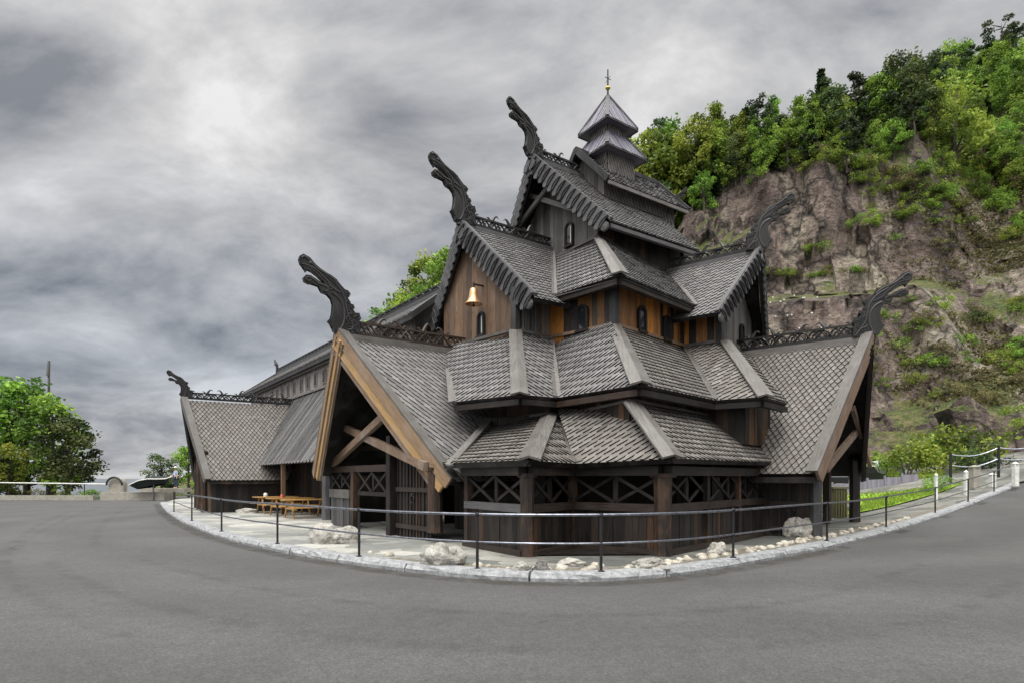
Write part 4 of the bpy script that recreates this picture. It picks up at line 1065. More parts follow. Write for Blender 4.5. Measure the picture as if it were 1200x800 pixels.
# lawn
lw=[(13.2,23.6),(17,26.6),(21.6,30.3),(27,34.5),(29,42),(21,42),(14.5,30)]
cx=sum(p[0] for p in lw)/7; cy=sum(p[1] for p in lw)/7
mb=MB()
for i in range(7):
    a=lw[i]; b=lw[(i+1)%7]
    for j in range(6):
        u,v=j/6,(j+1)/6
        q=[(a[0]+(cx-a[0])*u,a[1]+(cy-a[1])*u),(b[0]+(cx-b[0])*u,b[1]+(cy-b[1])*u),(b[0]+(cx-b[0])*v,b[1]+(cy-b[1])*v),(a[0]+(cx-a[0])*v,a[1]+(cy-a[1])*v)]
        mb.face([V(x,y,ground_z(x)+.15) for x,y in q])
tag(mb.build('lawn',M['lawn'],smooth=True),kind='structure')
mb=MB()
for k in range(9000):
    i=random.randrange(7); a=lw[i]; b=lw[(i+1)%7]; r1=math.sqrt(random.random()); r2=random.random()
    x=cx+(a[0]*(1-r2)+b[0]*r2-cx)*r1; y=cy+(a[1]*(1-r2)+b[1]*r2-cy)*r1
    an=random.random()*6.3; w=.03; h=random.uniform(.06,.16); p=V(x,y,ground_z(x)+.14)
    d=V(math.cos(an)*w,math.sin(an)*w,0); mb.face([p-d,p+d,p+V(random.uniform(-.05,.05),random.uniform(-.05,.05),h)],random.random())
tag(mb.build('lawn_grass',M['leafyellow']),'bright green mown grass of the lawn right of the church','grass',kind='stuff')

# ------------------------------------------------------------------ railing along the kerb
RP=[(220,572),(253,578),(319,589),(412,597),(548,605),(708,605),(864,598),(977,587),(1045,570),(1101,558),(1140,547),(1170,538)]
def on_kerb(x,inset=.14):
    best=min(range(len(kl)),key=lambda i:abs((kl[i].x/kl[i].y)*F+CX-x)); p=kl[best]+knorm(best)*inset
    return V(p.x,p.y,ground_z(p.x)+.13),best
RL=empty('handrail',on_kerb(708)[0],'low black iron railing with two bare rails following the granite kerb','railing')
tops=[];mids=[]
for i,(x,y) in enumerate([(200,570)]+RP):
    p,_=on_kerb(x); h=.95
    mb=MB(); mb.tube([p-V(0,0,.05),p+V(0,0,h+.02)],.026,8); mb.lathe(p,[(.06,0),(.06,.015),(.026,.03)],10); mb.lathe(p+V(0,0,h-.03),[(.035,0),(.045,.03),(.035,.06),(0,.07)],10)
    mb.lathe(p+V(0,0,.45),[(.026,0),(.036,.02),(.026,.04)],8)
    mb.build('rail_post',M['iron'],RL)
def railpath(z):
    i0=on_kerb(200)[1]; i1=on_kerb(1192)[1]; out=[]
    for i in range(i0,i1,2):
        p=kl[i]+knorm(i)*.14; out.append(V(p.x,p.y,ground_z(p.x)+.13+z+.008*math.sin(i*.21)))
    return out
mb=MB(); mb.tube(railpath(.95),.024,8); mb.build('top_rail',M['rail'],RL,smooth=True)
mb=MB(); mb.tube(railpath(.47),.018,8); mb.build('lower_rail',M['rail'],RL,smooth=True)

# ------------------------------------------------------------------ boulders and cobbles
def boulder(x,y,wpx,hpx,label,mat='boulder',seed=1,dy=.62,lift=.1):
    p=px_ground(x,y,lift); k=p.y/F; rx=wpx*k/2; rz=hpx*k*.85
    rx*=.86; mb=MB(); mb.blob(p+V(0,rx*dy*.85,rz*.3),rx,rx*dy,rz*.72,4,.34,1.0,seed=seed,flat=-.5)
    o=mb.build('boulder',M[mat]); 
    tag(o,label,'boulder'); return o
boulder(388,637,54,26,'pale rough boulder under the left corner post of the porch',seed=2)
boulder(514,664,62,30,'big pale angular boulder under the right post of the left porch',seed=5)
boulder(612,671,26,15,'small grey boulder left of a pair at the hip post','boulder',8)
boulder(634,670,24,14,'small mossy boulder right of a pair at the hip post','boulderdark',11)
boulder(766,668,48,15,'low flat boulder under the front wooden post of the ambulatory','boulder',14)
boulder(671,663,34,9,'flat half buried rock in front of the ambulatory valley','boulder',16)
boulder(842,650,24,14,'small pointed rock by the sill of the right plank wall','boulder',18)
boulder(940,630,38,26,'whitish blocky boulder before the right porch side door','boulder',21)
boulder(966,600,26,16,'dark boulder left half of the rocks under the far right porch post','boulderdark',24,lift=.1)
boulder(996,599,34,14,'grey rounded boulder at the lawn edge under the far porch post','boulderdark',27,lift=.1)
boulder(286,601,26,6,'flat pale stone lying by the shed wall behind the picnic tables','boulder',31,lift=.1)
protos=[]
for s in range(6):
    mb=MB(); mb.blob(V(0,0,0),.1,.085,.06,2,.22,1.0,seed=40+s,flat=-.7)
    me=mb.build('cobble',M['cobble'],smooth=True); protos.append(me)
first=[True]*6; cnt=0
i0=on_kerb(395)[1]; i1=on_kerb(1085)[1]
for i in range(i0,i1,1):
    xpx=kl[i].x/kl[i].y*F+CX
    dens=.25 if xpx<540 else (1.0 if xpx<760 else 1.5)
    kk=int(dens)+ (1 if random.random()<dens-int(dens) else 0)
    for _ in range(kk):
        p=kl[i]+knorm(i)*random.uniform(.42,.75 if xpx>760 else .95)+V(random.uniform(-.08,.08),random.uniform(-.08,.08),0)
        s=random.randrange(6)
        if first[s]: o=protos[s]; first[s]=False
        else: o=protos[s].copy(); COL.objects.link(o)
        sc=random.uniform(.45,1.2)
        o.location=V(p.x,p.y,ground_z(p.x)+.10+.012*sc); o.scale=(sc,sc,sc*random.uniform(.8,1.3)); o.rotation_euler=(random.uniform(-.2,.2),random.uniform(-.2,.2),random.random()*6.3)
        tag(o,'rounded cream cobble in the loose row just inside the granite kerb','cobble','cobbles lining the kerb'); cnt+=1
for s in range(6):
    if first[s]: bpy.data.objects.remove(protos[s])

# ------------------------------------------------------------------ picnic tables
def picnic(nearpt,label):
    L=1.9; ax=-FH.n   # runs from the near end in towards the hall
    wd=FH.e; r=empty('picnic_table',nearpt,label,'picnic table','picnic tables on the terrace')
    P=lambda a,b,z: Vector(nearpt)+ax*a+wd*b+V(0,0,z)
    mb=MB()
    for k in range(5): mb.beam(P(0,-.3+.15*k,.74),P(L,-.3+.15*k,.74),.14,.04,tint=random.random())
    mb.build('table_top',M['table'],r)
    for s in (-1,1):
        mb=MB()
        for k in range(2): mb.beam(P(0,s*(.62+.14*k),.44),P(L,s*(.62+.14*k),.44),.13,.04,tint=random.random())
        mb.build('bench',M['table'],r)
    for a in (.28,L-.28):
        for s in (-1,1):
            mb=MB(); mb.beam(P(a,s*.24,.72),P(a,s*.62,.0),.10,.05,up=ax,tint=.1); mb.build('leg',M['table'],r)
        mb=MB(); mb.beam(P(a+.05,-.76,.40),P(a+.05,.76,.40),.05,.11,tint=.3); mb.beam(P(a+.05,-.33,.70),P(a+.05,.33,.70),.05,.08,tint=.3); mb.build('cross_brace',M['table'],r)
    return r
for s,lb in ((4.1,'yellow pine picnic table nearest the porch on the terrace'),(6.3,'yellow pine picnic table in the middle of the terrace row'),(8.6,'yellow pine picnic table farthest from the porch beside the eave post')):
    q=FH.p(s,5.0,.10); picnic(q,lb)
q=FH.p(6.3,4.4,.86); mb=MB(); mb.lathe(q,[(0,0),(.07,0),(.06,.12),(.05,.16),(0,.16)],10); tag(mb.build('pot',M['red']),'small red pot standing on the middle picnic table','pot')
q=FH.p(8.6,4.5,.86); mb=MB(); mb.lathe(q,[(0,0),(.09,0),(.1,.1),(.06,.17),(0,.17)],10); tag(mb.build('bowl',M['white']),'small white bowl on the farthest picnic table','bowl')

# ------------------------------------------------------------------ vegetation helpers
def leaf_cloud(mb,clumps,leaf,nper,flat=1.0,tr=(0,1)):
    for (c,r) in clumps:
        ct=random.uniform(*tr); n=int(nper)
        for _ in range(n):
            d=V(random.gauss(0,1),random.gauss(0,1),random.gauss(0,1)); d.normalize()
            rr=r*random.random()**.45; p=c+V(d.x*rr,d.y*rr,d.z*rr*flat)
            a=V(random.gauss(0,1),random.gauss(0,1),random.gauss(0,.7)).normalized(); b=a.orthogonal().normalized()
            ang=random.random()*6.3; b=(b*math.cos(ang)+a.cross(b)*math.sin(ang)); l=leaf*random.uniform(.6,1.3)
            t=min(1,max(0,ct+random.uniform(-.22,.22)))
            mb.face([p-a*l*.5,p-b*l*.3,p+a*l*.5,p+b*l*.3],t)
def tree_meshes(kind,seed,H):
    random.seed(seed); tr=MB(); cr=MB()
    lean=V(random.uniform(-.04,.04),random.uniform(-.04,.04),0)*H
    if kind=='broad':
        tr.tube([V(0,0,-.5),V(0,0,H*.3)+lean*.3,V(0,0,H*.6)+lean*.7,V(0,0,H*.9)+lean],[H*.03,H*.024,H*.015,.02],8)
        cl=[]
        for k in range(44):
            a=random.random()*6.28; z=random.uniform(.18,1.0); rad=H*.33*math.sqrt(max(.03,1-((z-.52)/.52)**2))*random.uniform(.35,1.0)
            c=V(math.cos(a)*rad,math.sin(a)*rad,z*H*.97)+lean*z; cl.append((c,H*random.uniform(.07,.14)))
            if k%3==0: tr.tube([V(0,0,z*H*.6)+lean*z*.6,c*.6+V(0,0,z*H*.3),c],[H*.010,H*.006,.012],5)
        leaf_cloud(cr,cl,H*.040,85,.75)
    elif kind=='birch':
        tr.tube([V(0,0,-.5),V(0,0,H*.5)+lean*.5,V(0,0,H*.95)+lean],[H*.018,H*.013,.015],7); cl=[]
        for k in range(40):
            a=random.random()*6.28; z=random.uniform(.2,1.0); rad=H*.22*(1.15-z)*1.4*random.uniform(.2,1)
            c=V(math.cos(a)*rad,math.sin(a)*rad,z*H); cl.append((c,H*random.uniform(.055,.11)))
            if k%3==0: tr.tube([V(0,0,z*H-.1*H),c],[H*.006,.01],4)
        leaf_cloud(cr,cl,H*.036,64,1.0)
    elif kind=='spruce':
        tr.tube([V(0,0,-.5),V(0,0,H)],[H*.02,.02],7)
        z=.12
        while z<1.0:
            rad=H*.19*(1.04-z)*random.uniform(.8,1.1); nb=9
            for k in range(nb):
                a=6.28*k/nb+random.uniform(-.3,.3); rr=rad*random.uniform(.7,1.1)
                for q in range(9):
                    s=(q+.5)/9; p=V(math.cos(a)*rr*s,math.sin(a)*rr*s,z*H-rr*s*.45+random.uniform(-.04,.04)*H*.3)
                    l=H*.05*(1.2-s*.5); b=V(-math.sin(a),math.cos(a),random.uniform(-.4,.2)); d=V(math.cos(a),math.sin(a),-.5)
                    cr.face([p-d*l*.4,p-b*l,p+d*l*.7,p+b*l],random.random())
            z+=.045
    elif kind=='pine':
        tr.tube([V(0,0,-.5),V(H*.02,0,H*.4),V(0,H*.02,H*.8)+lean,V(0,0,H*.97)+lean],[H*.022,H*.017,H*.01,.015],7); cl=[]
        for k in range(30):
            a=random.random()*6.28; z=random.uniform(.40,1.0); rad=H*.24*random.uniform(.3,1)*(1.2-.7*abs(z-.65)*2)
            c=V(math.cos(a)*rad,math.sin(a)*rad,z*H)+lean*z; cl.append((c,H*random.uniform(.05,.085)))
            tr.tube([V(0,0,z*H-.06*H)+lean*z,c],[H*.008,.01],4)
        leaf_cloud(cr,cl,H*.036,80,.55)
    elif kind=='bush':
        cl=[]
        for k in range(20):
            a=random.random()*6.28; rad=H*.75*random.random()**.6; z=random.uniform(.15,.85)*(1-.4*rad/H)
            cl.append((V(math.cos(a)*rad,math.sin(a)*rad,z*H),H*random.uniform(.18,.3)))
            if k%4==0: tr.tube([V(0,0,-.1),cl[-1][0]],[.04,.01],4)
        leaf_cloud(cr,cl,H*.085,60,.8)
    return tr,cr
protos_={}
def plant(kind,mat,seed,H,loc,label,cat,group,name,sc=1.0,sz=1.0):
    key=(kind,mat,seed,H); loc=Vector(loc)
    if key not in protos_:
        st=random.getstate(); tr,cr=tree_meshes(kind,seed,H); random.setstate(st)
        r=empty(name,V(0,0,0)); a=tr.build('trunk' if kind!='bush' else 'stem',M['bark'],r); b=cr.build('crown' if kind!='bush' else 'foliage',M[mat],r); protos_[key]=(r,a,b); used=False
    else: used=True
    r,a,b=protos_[key]
    if used:
        r=r.copy(); COL.objects.link(r); a=a.copy(); COL.objects.link(a); b=b.copy(); COL.objects.link(b); a.parent=r; b.parent=r
        r.name=name
    r.location=loc; r.scale=(sc,sc,sc*sz); r.rotation_euler=(0,0,random.random()*6.28)
    tag(r,label,cat,group); return r

# ------------------------------------------------------------------ hill and cliff
def lerp_tab(tab,x):
    if x<=tab[0][0]: return tab[0][1]
    for (a,b),(c,d) in zip(tab[:-1],tab[1:]):
        if x<=c: return b+(d-b)*(x-a)/(c-a)
    return tab[-1][1]
YB=[(-.6,82),(-.3,72),(0,62),(.15,56),(.3,50),(.5,47),(.7,45),(.9,42),(1.5,34)]
HF=[(-.6,.0),(-.34,.15),(-.2,.42),(-.1,.62),(0,.66),(.15,.66),(.235,.72),(.30,.88),(.34,.95),(.40,1.01),(.6,1.0),(.75,1.1),(1.5,1.3)]
PC=[(0,-1),(2,4),(5,8),(7,14),(8.5,18.4),(14.5,20.6),(16,28),(18,35),(21,39),(28,42),(45,50),(70,62),(120,78),(200,90)]
PR_=[(0,-1),(2.5,5),(6,9),(11,12.5),(15,19),(20,24),(26,33),(32,41),(45,52),(70,68),(120,88),(200,100)]
def hill_raw(r,o):
    f=min(1,max(0,(r-.66)/.14)); f=f*f*(3-2*f)
    z=lerp_tab(PC,o)*(1-f)+lerp_tab(PR_,o)*f
    h=lerp_tab(HF,r); zz=z*h if z>0 else z
    yb=lerp_tab(YB,r); Y=yb+o
    return V(r*Y,Y,zz)
def hill_pt(r,o,rough=1.0):
    p=hill_raw(r,o)
    q=V(p.x*.09,p.y*.09,p.z*.07)
    n=noise.fractal(q,1.0,2.1,6)*2.1
    ridge=1-abs(noise.noise(V(p.x*.16,p.y*.1,p.z*.10+7)))*2
    cell=noise.cell_vector(V(p.x*.22+noise.noise(q*4)*.8,p.z*.16+noise.noise(q*4+V(5,0,0))*.8,p.y*.08))
    det=noise.fractal(V(p.x*.7,p.y*.7,p.z*.5),.9,2.1,4)*.40
    lf=1-.75*max(0,1-abs(o-11.5)/3.5)*(1 if r<.64 else 0)
    f=lf*min(1,o/6)*rough*min(1,max(.2,lerp_tab(HF,r)*1.3))
    blk=(cell.x-.5)*(1.9 if r<.6 else .8)
    g=noise.noise(V(p.x*.30,3.3,p.z*.05))*1.3
    d=V(p.x,p.y,0).normalized()
    return p+d*(n*.8+ridge*.8+det+blk+g)*f+V(0,0,(n*.35+det*.5+(cell.y-.5)*(.5 if r<.6 else .2))*f)
def build_hill():
    mb=MB(); rs=[-.6+2.1*i/430 for i in range(431)]
    os_=[]; o=0
    while o<200:
        os_.append(o); o+= .28 if o<34 else (.28+(o-34)*.12)
    me=bpy.data.meshes.new('hillside'); vs=[]; fs=[]
    N=len(os_)
    for r in rs:
        for o in os_: vs.append(tuple(hill_pt(r,o)))
    for i in range(len(rs)-1):
        for j in range(N-1): fs.append((i*N+j,(i+1)*N+j,(i+1)*N+j+1,i*N+j+1))
    me.from_pydata(vs,[],fs)
    at=me.attributes.new('moss','FLOAT','POINT'); vals=[]
    for r in rs:
        for o in os_:
            m_=0.0
            if r>.64: m_-=.10*min(1,(r-.64)/.08)
            elif o<22: m_-=.16
            if o>24: m_+=.5
            if 9<o<14.5 and r<.64: m_+=.35
            if r<.2: m_+=.7
            vals.append(m_)
    at.data.foreach_set('value',vals); me.materials.append(M['cliff'])
    me.polygons.foreach_set('use_smooth',[False]*len(me.polygons)); me.update()
    o=bpy.data.objects.new('hillside',me); COL.objects.link(o); tag(o,kind='structure')
build_hill()
def hill_at(x,y):
    """first point of the hillside seen at photo pixel"""
    r=(x-CX)/F; o=0.0; best=None
    while o<110:
        p=hill_pt(r,o); yy=HY-(p.z-CAMZ)*F/p.y
        if yy<=y: return p,o
        if best is None or yy<best[0]: best=(yy,p,o)
        o+=.5
    return best[1],best[2]
# trees of the skyline and the slope
SK=[(745,200),(765,175),(790,155),(815,150),(835,128),(865,125),(890,120),(910,108),(940,104),(962,84),(985,96),(1010,92),(1040,84),(1070,64),(1095,52),(1120,50),(1150,42),(1175,30),(1200,38)]
random.seed(21)
kinds_=['broad','birch','pine','spruce']
def hill_tree(x,ytop,ybase,kind,mat,seed,label,group='trees on the hill above the church',cat='tree'):
    p,o=hill_at(x,ybase); 
    H=min(17,max(2.5,(HY-ytop)*p.y/F+CAMZ-p.z+.4)); base={'broad':8,'birch':9,'pine':10,'spruce':10}[kind]
    nm={'broad':'broadleaf_tree','birch':'birch_tree','pine':'pine_tree','spruce':'spruce_tree'}[kind]
    return plant(kind,mat,seed,base,p-V(0,0,.4),label,cat,group,nm,sc=max(.35,H/base*(1.0 if kind!='spruce' else 1)))
notable=[(962,82,165,'spruce','needle','tall dark spruce spiking above the clifftop trees'),(1003,90,170,'pine','needle','thin dark pine beside the tall spruce on the skyline'),
 (1172,24,110,'pine','needle','pine standing highest at the right end of the skyline'),(1063,62,150,'broad','leafdark','dark bushy tree bulging over the right skyline'),
 (888,118,190,'pine','needle','dark pine midway along the clifftop skyline'),(838,124,205,'birch','leaf','light crowned birch at the left shoulder of the cliff'),
 (783,150,225,'pine','needle','dark pine just right of the church spire'),(1120,95,215,'broad','leafyellow','large yellow green tree filling the upper right slope')]
for i,(x,a,bb,k,mt,lb) in enumerate(notable): hill_tree(x,a,bb,k,mt,100+i%4,lb)
n=0
for x,y in SK:
    for rep in range(6):
        k=random.choice(['broad','broad','birch','pine','spruce','birch']); mt={'broad':random.choice(['leaf','leaf','leafdark']),'birch':'leaf','pine':'needle','spruce':'needle'}[k]
        xx=x+random.uniform(-14,14); yt=y+random.uniform(0,14)+rep*9
        hill_tree(xx,yt,yt+random.uniform(48,66),k,mt,100+random.randrange(3),{'broad':'leafy tree among the woods crowding the hilltop','birch':'slender birch among the woods crowding the hilltop','pine':'pine among the woods crowding the hilltop','spruce':'spruce among the woods crowding the hilltop'}[k],group={'broad':'leafy trees of the hilltop wood','birch':'birches of the hilltop wood','pine':'pines of the hilltop wood','spruce':'spruces of the hilltop wood'}[k])
for k in range(34):
    x=random.uniform(1030,1215); y=random.uniform(95,240) if x>1080 else random.uniform(110,180)
    hh=random.uniform(28,52); hill_tree(x,y-hh,y,random.choice(['broad','birch','broad']),random.choice(['leaf','leaf','leafyellow']),100+random.randrange(3),'green young tree scattered over the steep upper right slope',group='young trees on the upper right slope')
for k in range(16):
    x=random.uniform(745,840); y=random.uniform(195,250)-(x-745)*.25; hh=random.uniform(25,42)
    hill_tree(x,y-hh,y,random.choice(['broad','birch']),random.choice(['leaf','leafyellow']),100+random.randrange(3),'bright green young tree behind the spire on the slope',group='young trees behind the spire')
for i,(x,yt,yb) in enumerate([(447,360,430),(468,338,420),(488,318,410),(508,300,400),(525,292,395),(548,300,400),(430,378,440),(478,350,420),(500,335,410)]):
    hill_tree(x,yt,yb,'broad',['leaf','leafyellow'][i%2],100+i%3,'leafy green tree rising behind the long hall roof',group='trees behind the hall roof')
def bushes(spec):
    for i,(x,y,h,mt,lb,g) in enumerate(spec):
        p,o=hill_at(x,y); H=h*p.y/F
        plant('bush',mt,200+i%3,2.0,p-V(0,0,.2),lb,'bush',g,'bush',sc=H/2.0)
bushes([(965,194,20,'leaf','dense green bush on the bare clifftop edge, right of a pair',None),(948,200,15,'leafyellow','bright green bush on the bare clifftop edge, left of a pair',None),
 (962,318,18,'leaf','green bush on the cliff ledge above the right porch',None),(975,330,16,'leafyellow','yellow green bush at the right end of the cliff ledge',None),
 (1140,385,24,'leafdark','dark round bush in the mossy middle of the right cliff',None),(1190,420,24,'leaf','green bush at the right edge of the cliff face',None),(1192,510,34,'leafyellow','bright bush at the far right foot of the cliff',None)])
random.seed(5)
for k in range(150):
    x=random.uniform(1000,1205); y=random.choice([random.uniform(190,290),random.uniform(190,250),random.uniform(355,470)]); p,o=hill_at(x,y)
    plant('bush',random.choice(['heath','leaf','leafyellow','leaf']),200+random.randrange(3),2.0,p-V(0,0,.3),'low scrubby bush clinging to the mossy right cliff','bush','scrub on the right cliff','bush',sc=random.uniform(.45,1.0)*p.y/62)
for k in range(26):
    x=random.uniform(760,1040); y=lerp_tab([(760,255),(785,240),(830,205),(870,184),(905,176),(1000,176),(1040,185)],x)+random.uniform(-10,8); p,o=hill_at(x,y)
    plant('bush',random.choice(['leaf','leafyellow','heath']),200+random.randrange(3),2.0,p-V(0,0,.2),'low green shrub along the top rim of the cliff','bush','shrubs along the cliff rim','bush',sc=random.uniform(.35,.75)*p.y/62)
for k in range(24):
    x=random.uniform(890,1012); y=random.uniform(322,336); p,o=hill_at(x,y)
    plant('bush',random.choice(['leafyellow','leaf','heath']),200+random.randrange(3),2.0,p-V(0,0,.2),'small grassy shrub on the cliff ledge','bush','shrubs on the cliff ledge','bush',sc=random.uniform(.3,.6))
for (x,y) in ((905,350),(918,352),(930,347),(942,352),(957,350),(902,365),(914,368),(927,370),(940,366),(951,372),(908,384),(922,383),(936,386),(950,380),(965,372),(962,388)):
    p,o=hill_at(x,y); mb=MB(); mb.lathe(p+V(0,-.12,0),[(0,.0),(.07,.0),(.07,.04),(.04,.06),(0,.06)],8,axis=V(0,-1,.1)); tag(mb.build('rock_bolt',M['white']),'small white rock bolt plate on the cliff slab below the ledge','rock bolt','rock bolts on the cliff slab')
# undergrowth between the trees: nobody could count it
mb=MB(); random.seed(9)
for k in range(5200):
    r=random.uniform(.12,.95); o=random.uniform(27,85)
    if r<.25: o=random.uniform(16,80)
    p=hill_pt(r,o); leaf_cloud(mb,[(p+V(0,0,.3),random.uniform(.5,1.3))],.42,7,.6)
for k in range(6500):
    r=random.uniform(.62,.93); o=random.uniform(4,28); p=hill_pt(r,o)
    if noise.noise(p*.12)>-.05: leaf_cloud(mb,[(p+V(0,0,.1),random.uniform(.3,.8))],.3,6,.5,(0,.6))
tag(mb.build('undergrowth',M['heath']),'low green and olive undergrowth covering the hillside','undergrowth',kind='stuff')
mb=MB()
for k in range(2600):
    r=random.uniform(.14,.95); o=random.uniform(26,70) if r>.25 else random.uniform(14,60)
    p=hill_pt(r,o); leaf_cloud(mb,[(p+V(0,0,.6),random.uniform(.6,1.6))],.45,14,.7)
tag(mb.build('thicket',M['leaf']),'bright leafy thicket between the hillside trees','thicket',kind='stuff')

# ------------------------------------------------------------------ right foreground of the cliff: hedge, posts, cars
random.seed(31)
def gbush(x,y,hpx,mat,lb,g=None,Y=None,seed=200,wide=1.0):
    p=px_ground(x,y,.12) if Y is None else V((x-CX)/F*Y,Y,ground_z((x-CX)/F*Y)+.1)
    H=hpx*p.y/F; r=plant('bush',mat,seed,2.0,p,lb,'bush',g,'bush',sc=H/1.9); r.scale.x*=wide; r.scale.y*=wide; return r
gbush(1062,0,52,'leafyellow','big yellow green hedge bush behind the lawn',Y=40,seed=201)
gbush(1035,0,40,'leafyellow','yellow green bush at the left end of the lawn hedge',Y=41,seed=200)
gbush(1098,0,46,'leafyellow','yellow green bush at the right end of the lawn hedge',Y=42,seed=202)
gbush(1128,0,66,'leaf','dark green rounded bush right of the yellow hedge',Y=40,seed=201)
gbush(1150,0,40,'leafdark','dark scrub beside the white gate posts',Y=37,seed=202)
gbush(1102,0,22,'leaf','small green shrub between the white posts',Y=31,seed=200)
# rock slab on the lower right slope
Ys=hill_at(1150,505)[0].y-.5
sl_=[px(x,y,Ys-.35*(y-470)/50+.25*noise.noise(V(x*.05,y*.05,1))) for x,y in ((1112,478),(1122,466),(1136,463),(1150,474),(1166,490),(1180,508),(1184,520),(1176,531),(1158,534),(1140,522),(1124,500))]
mb=MB(); cc_=sum(sl_,V(0,0,0))/len(sl_)+V(0,-.25,.1); nn_=len(sl_)
for k in range(nn_):
    a,b=sl_[k],sl_[(k+1)%nn_]; m_=4
    for q in range(m_):
        u0,u1=q/m_,(q+1)/m_
        Pq=[a.lerp(cc_,u0),b.lerp(cc_,u0),b.lerp(cc_,u1),a.lerp(cc_,u1)]
        mb.face([p+V(0,noise.noise(p*1.7)*.22,0)*(1 if 0<1 else 0) for p in Pq],.5)
    mb.face([b+V(0,noise.noise(b*1.7)*.22,0),a+V(0,noise.noise(a*1.7)*.22,0),a+V(.1,1.8,-.2),b+V(.1,1.8,-.2)],.5)
o=mb.build('rock_slab',M['cliff']); tag(o,'grey leaning rock slab at the foot of the right cliff','rock')
def wpost(x,ytop,ybot,Y,lb,w=.16,mat='white'):
    X=(x-CX)/F*Y; z=ground_z(X)+.1; h=(ybot-ytop)*Y/F
    mb=MB(); mb.beam(V(X,Y,z),V(X,Y,z+h),w,w,tint=.5); mb.lathe(V(X,Y,z+h),[(w*.75,0),(w*.75,.04),(0,.12)],8); tag(mb.build('gate_post',M[mat]),lb,'post')
wpost(1190,542,568,29,'thick white post at the right end by the kerb',.2); wpost(1132,548,575,28,'white post with rounded top in the middle of the verge',.13)
wpost(1142,546,572,30,'short brown block post beside the middle white post',.34,'concrete'); wpost(1097,555,585,27,'leftmost white post at the edge of the lawn',.1)
wpost(1163,552,566,30,'stubby whitish stone post behind the railing',.22,'white')
mb=MB()
for k in range(40):
    a=random.uniform(0,1); q=V(22+7*a,31-1.5*a+random.uniform(-1,1),0); mb.blob(V(q.x,q.y,ground_z(q.x)+.15),.35,.3,.25,1,.3,1,seed=k)
# dark fence along the right roadside, beyond the railing
FE=empty('cable_fence',V(24,31,ground_z(24)),'sagging cable fence on dark posts at the far right below the cliff','fence')
prev=None
for k in range(6):
    X=24.6+2.2*k; Y=33.5-.6*k; z=ground_z(X)
    mb=MB(); mb.tube([V(X,Y,z-.1),V(X,Y,z+1.9)],.07,8); mb.build('fence_post',M['iron'],FE)
    if prev is not None:
        for hz in (1.8,1.2):
            mb=MB(); a=prev+V(0,0,hz); b=V(X,Y,z+hz); mb.tube([a.lerp(b,t/8)-V(0,0,.25*math.sin(math.pi*t/8)) for t in range(9)],.03,5); mb.build('cable',M['rail'],FE)
    prev=V(X,Y,z)
def car(loc,rz,mat,label):
    r=empty('parked_car',loc,label,'car','cars parked behind the lawn',rz)
    prof=[(-2.1,.35),(-2.15,.75),(-1.95,.95),(-1.2,1.02),(-.75,1.42),(.6,1.45),(1.15,1.05),(1.95,.92),(2.15,.7),(2.12,.35)]
    mb=MB(); W=.85
    mb.prism([V(x,-W,z) for x,z in prof],V(0,2*W,0)); o=mb.build('body',M[mat],r,off=V(0,0,0))
    md=o.modifiers.new('b','BEVEL'); md.width=.09; md.segments=3
    mb=MB(); g_=[(-1.1,1.0),(-.70,1.36),(.55,1.38),(1.02,1.04)]
    mb.prism([V(x,-W-.006,z) for x,z in g_],V(0,2*W+.012,0)); mb.build('side_windows',M['glass'],r,off=V(0,0,0))
    mb=MB(); mb.beam(V(1.18,0,1.05),V(.66,0,1.40),1.5,.03,up=V(1,0,1)); mb.build('windscreen',M['glass'],r,off=V(0,0,0))
    for x in (-1.35,1.35):
        for s in (-1,1):
            mb=MB(); mb.lathe(V(x,s*.78,.33),[(0,-.1),(.31,-.1),(.33,-.06),(.33,.06),(.31,.1),(0,.1)],16,axis=V(0,1,0)); w_=mb.build('wheel',M['tyre'],r,off=V(0,0,0))
            mb=MB(); mb.lathe(V(x,s*.885,.33),[(0,0),(.2,0),(.21,-.02)],12,axis=V(0,s,0)); mb.build('rim',M['rail'],w_,off=V(0,0,0))
    for s in (-1,1):
        mb=MB(); mb.blob(V(2.1,s*.62,.72),.06,.16,.08,2,0); mb.build('headlight',M['white'],r,off=V(0,0,0))
for x,Y,mt,lb in ((1002,39,'carblack','black car half hidden behind the right porch post'),(1026,42,'carsilver','silver car glimpsed left of the yellow hedge')):
    X=(x-CX)/F*Y; car(V(X,Y,ground_z(X)+.1),.5,mt,lb)
PF=empty('picket_fence',V(22,36,ground_z(22)),'low lilac grey panel fence behind the lawn by the right porch','fence')
for k in range(5):
    X=19.3+1.15*k; Y=36.0+.15*k; z=ground_z(X)+.1
    mb=MB(); mb.beam(V(X,Y,z),V(X,Y,z+.8),.1,.1,tint=.2); mb.build('fence_post',M['fencewood'],PF)
    mb=MB(); strips(mb,[V(X+.06,Y,z+.08),V(X+1.08,Y+.14,z+.12),V(X+1.08,Y+.14,z+.72),V(X+.06,Y,z+.68)],width=.14,outward=V(0,-1,0)); mb.build('fence_panel',M['fencewood'],PF)
Y=23; X=(981-CX)/F*Y
BN=empty('wooden_bin',V(X,Y,.2),'olive wooden bin standing in the right porch opening','bin')
mb=MB(); mb.box(V(X,Y,.75),.5,.5,1.1); 
for k in range(5): mb.beam(V(X-.2+.1*k,Y-.27,.25),V(X-.2+.1*k,Y-.27,1.25),.08,.03)
mb.build('bin_body',M['olive'],BN)
mb=MB(); mb.box(V(X,Y,1.34),.58,.58,.07); mb.build('lid',M['olive'],BN)

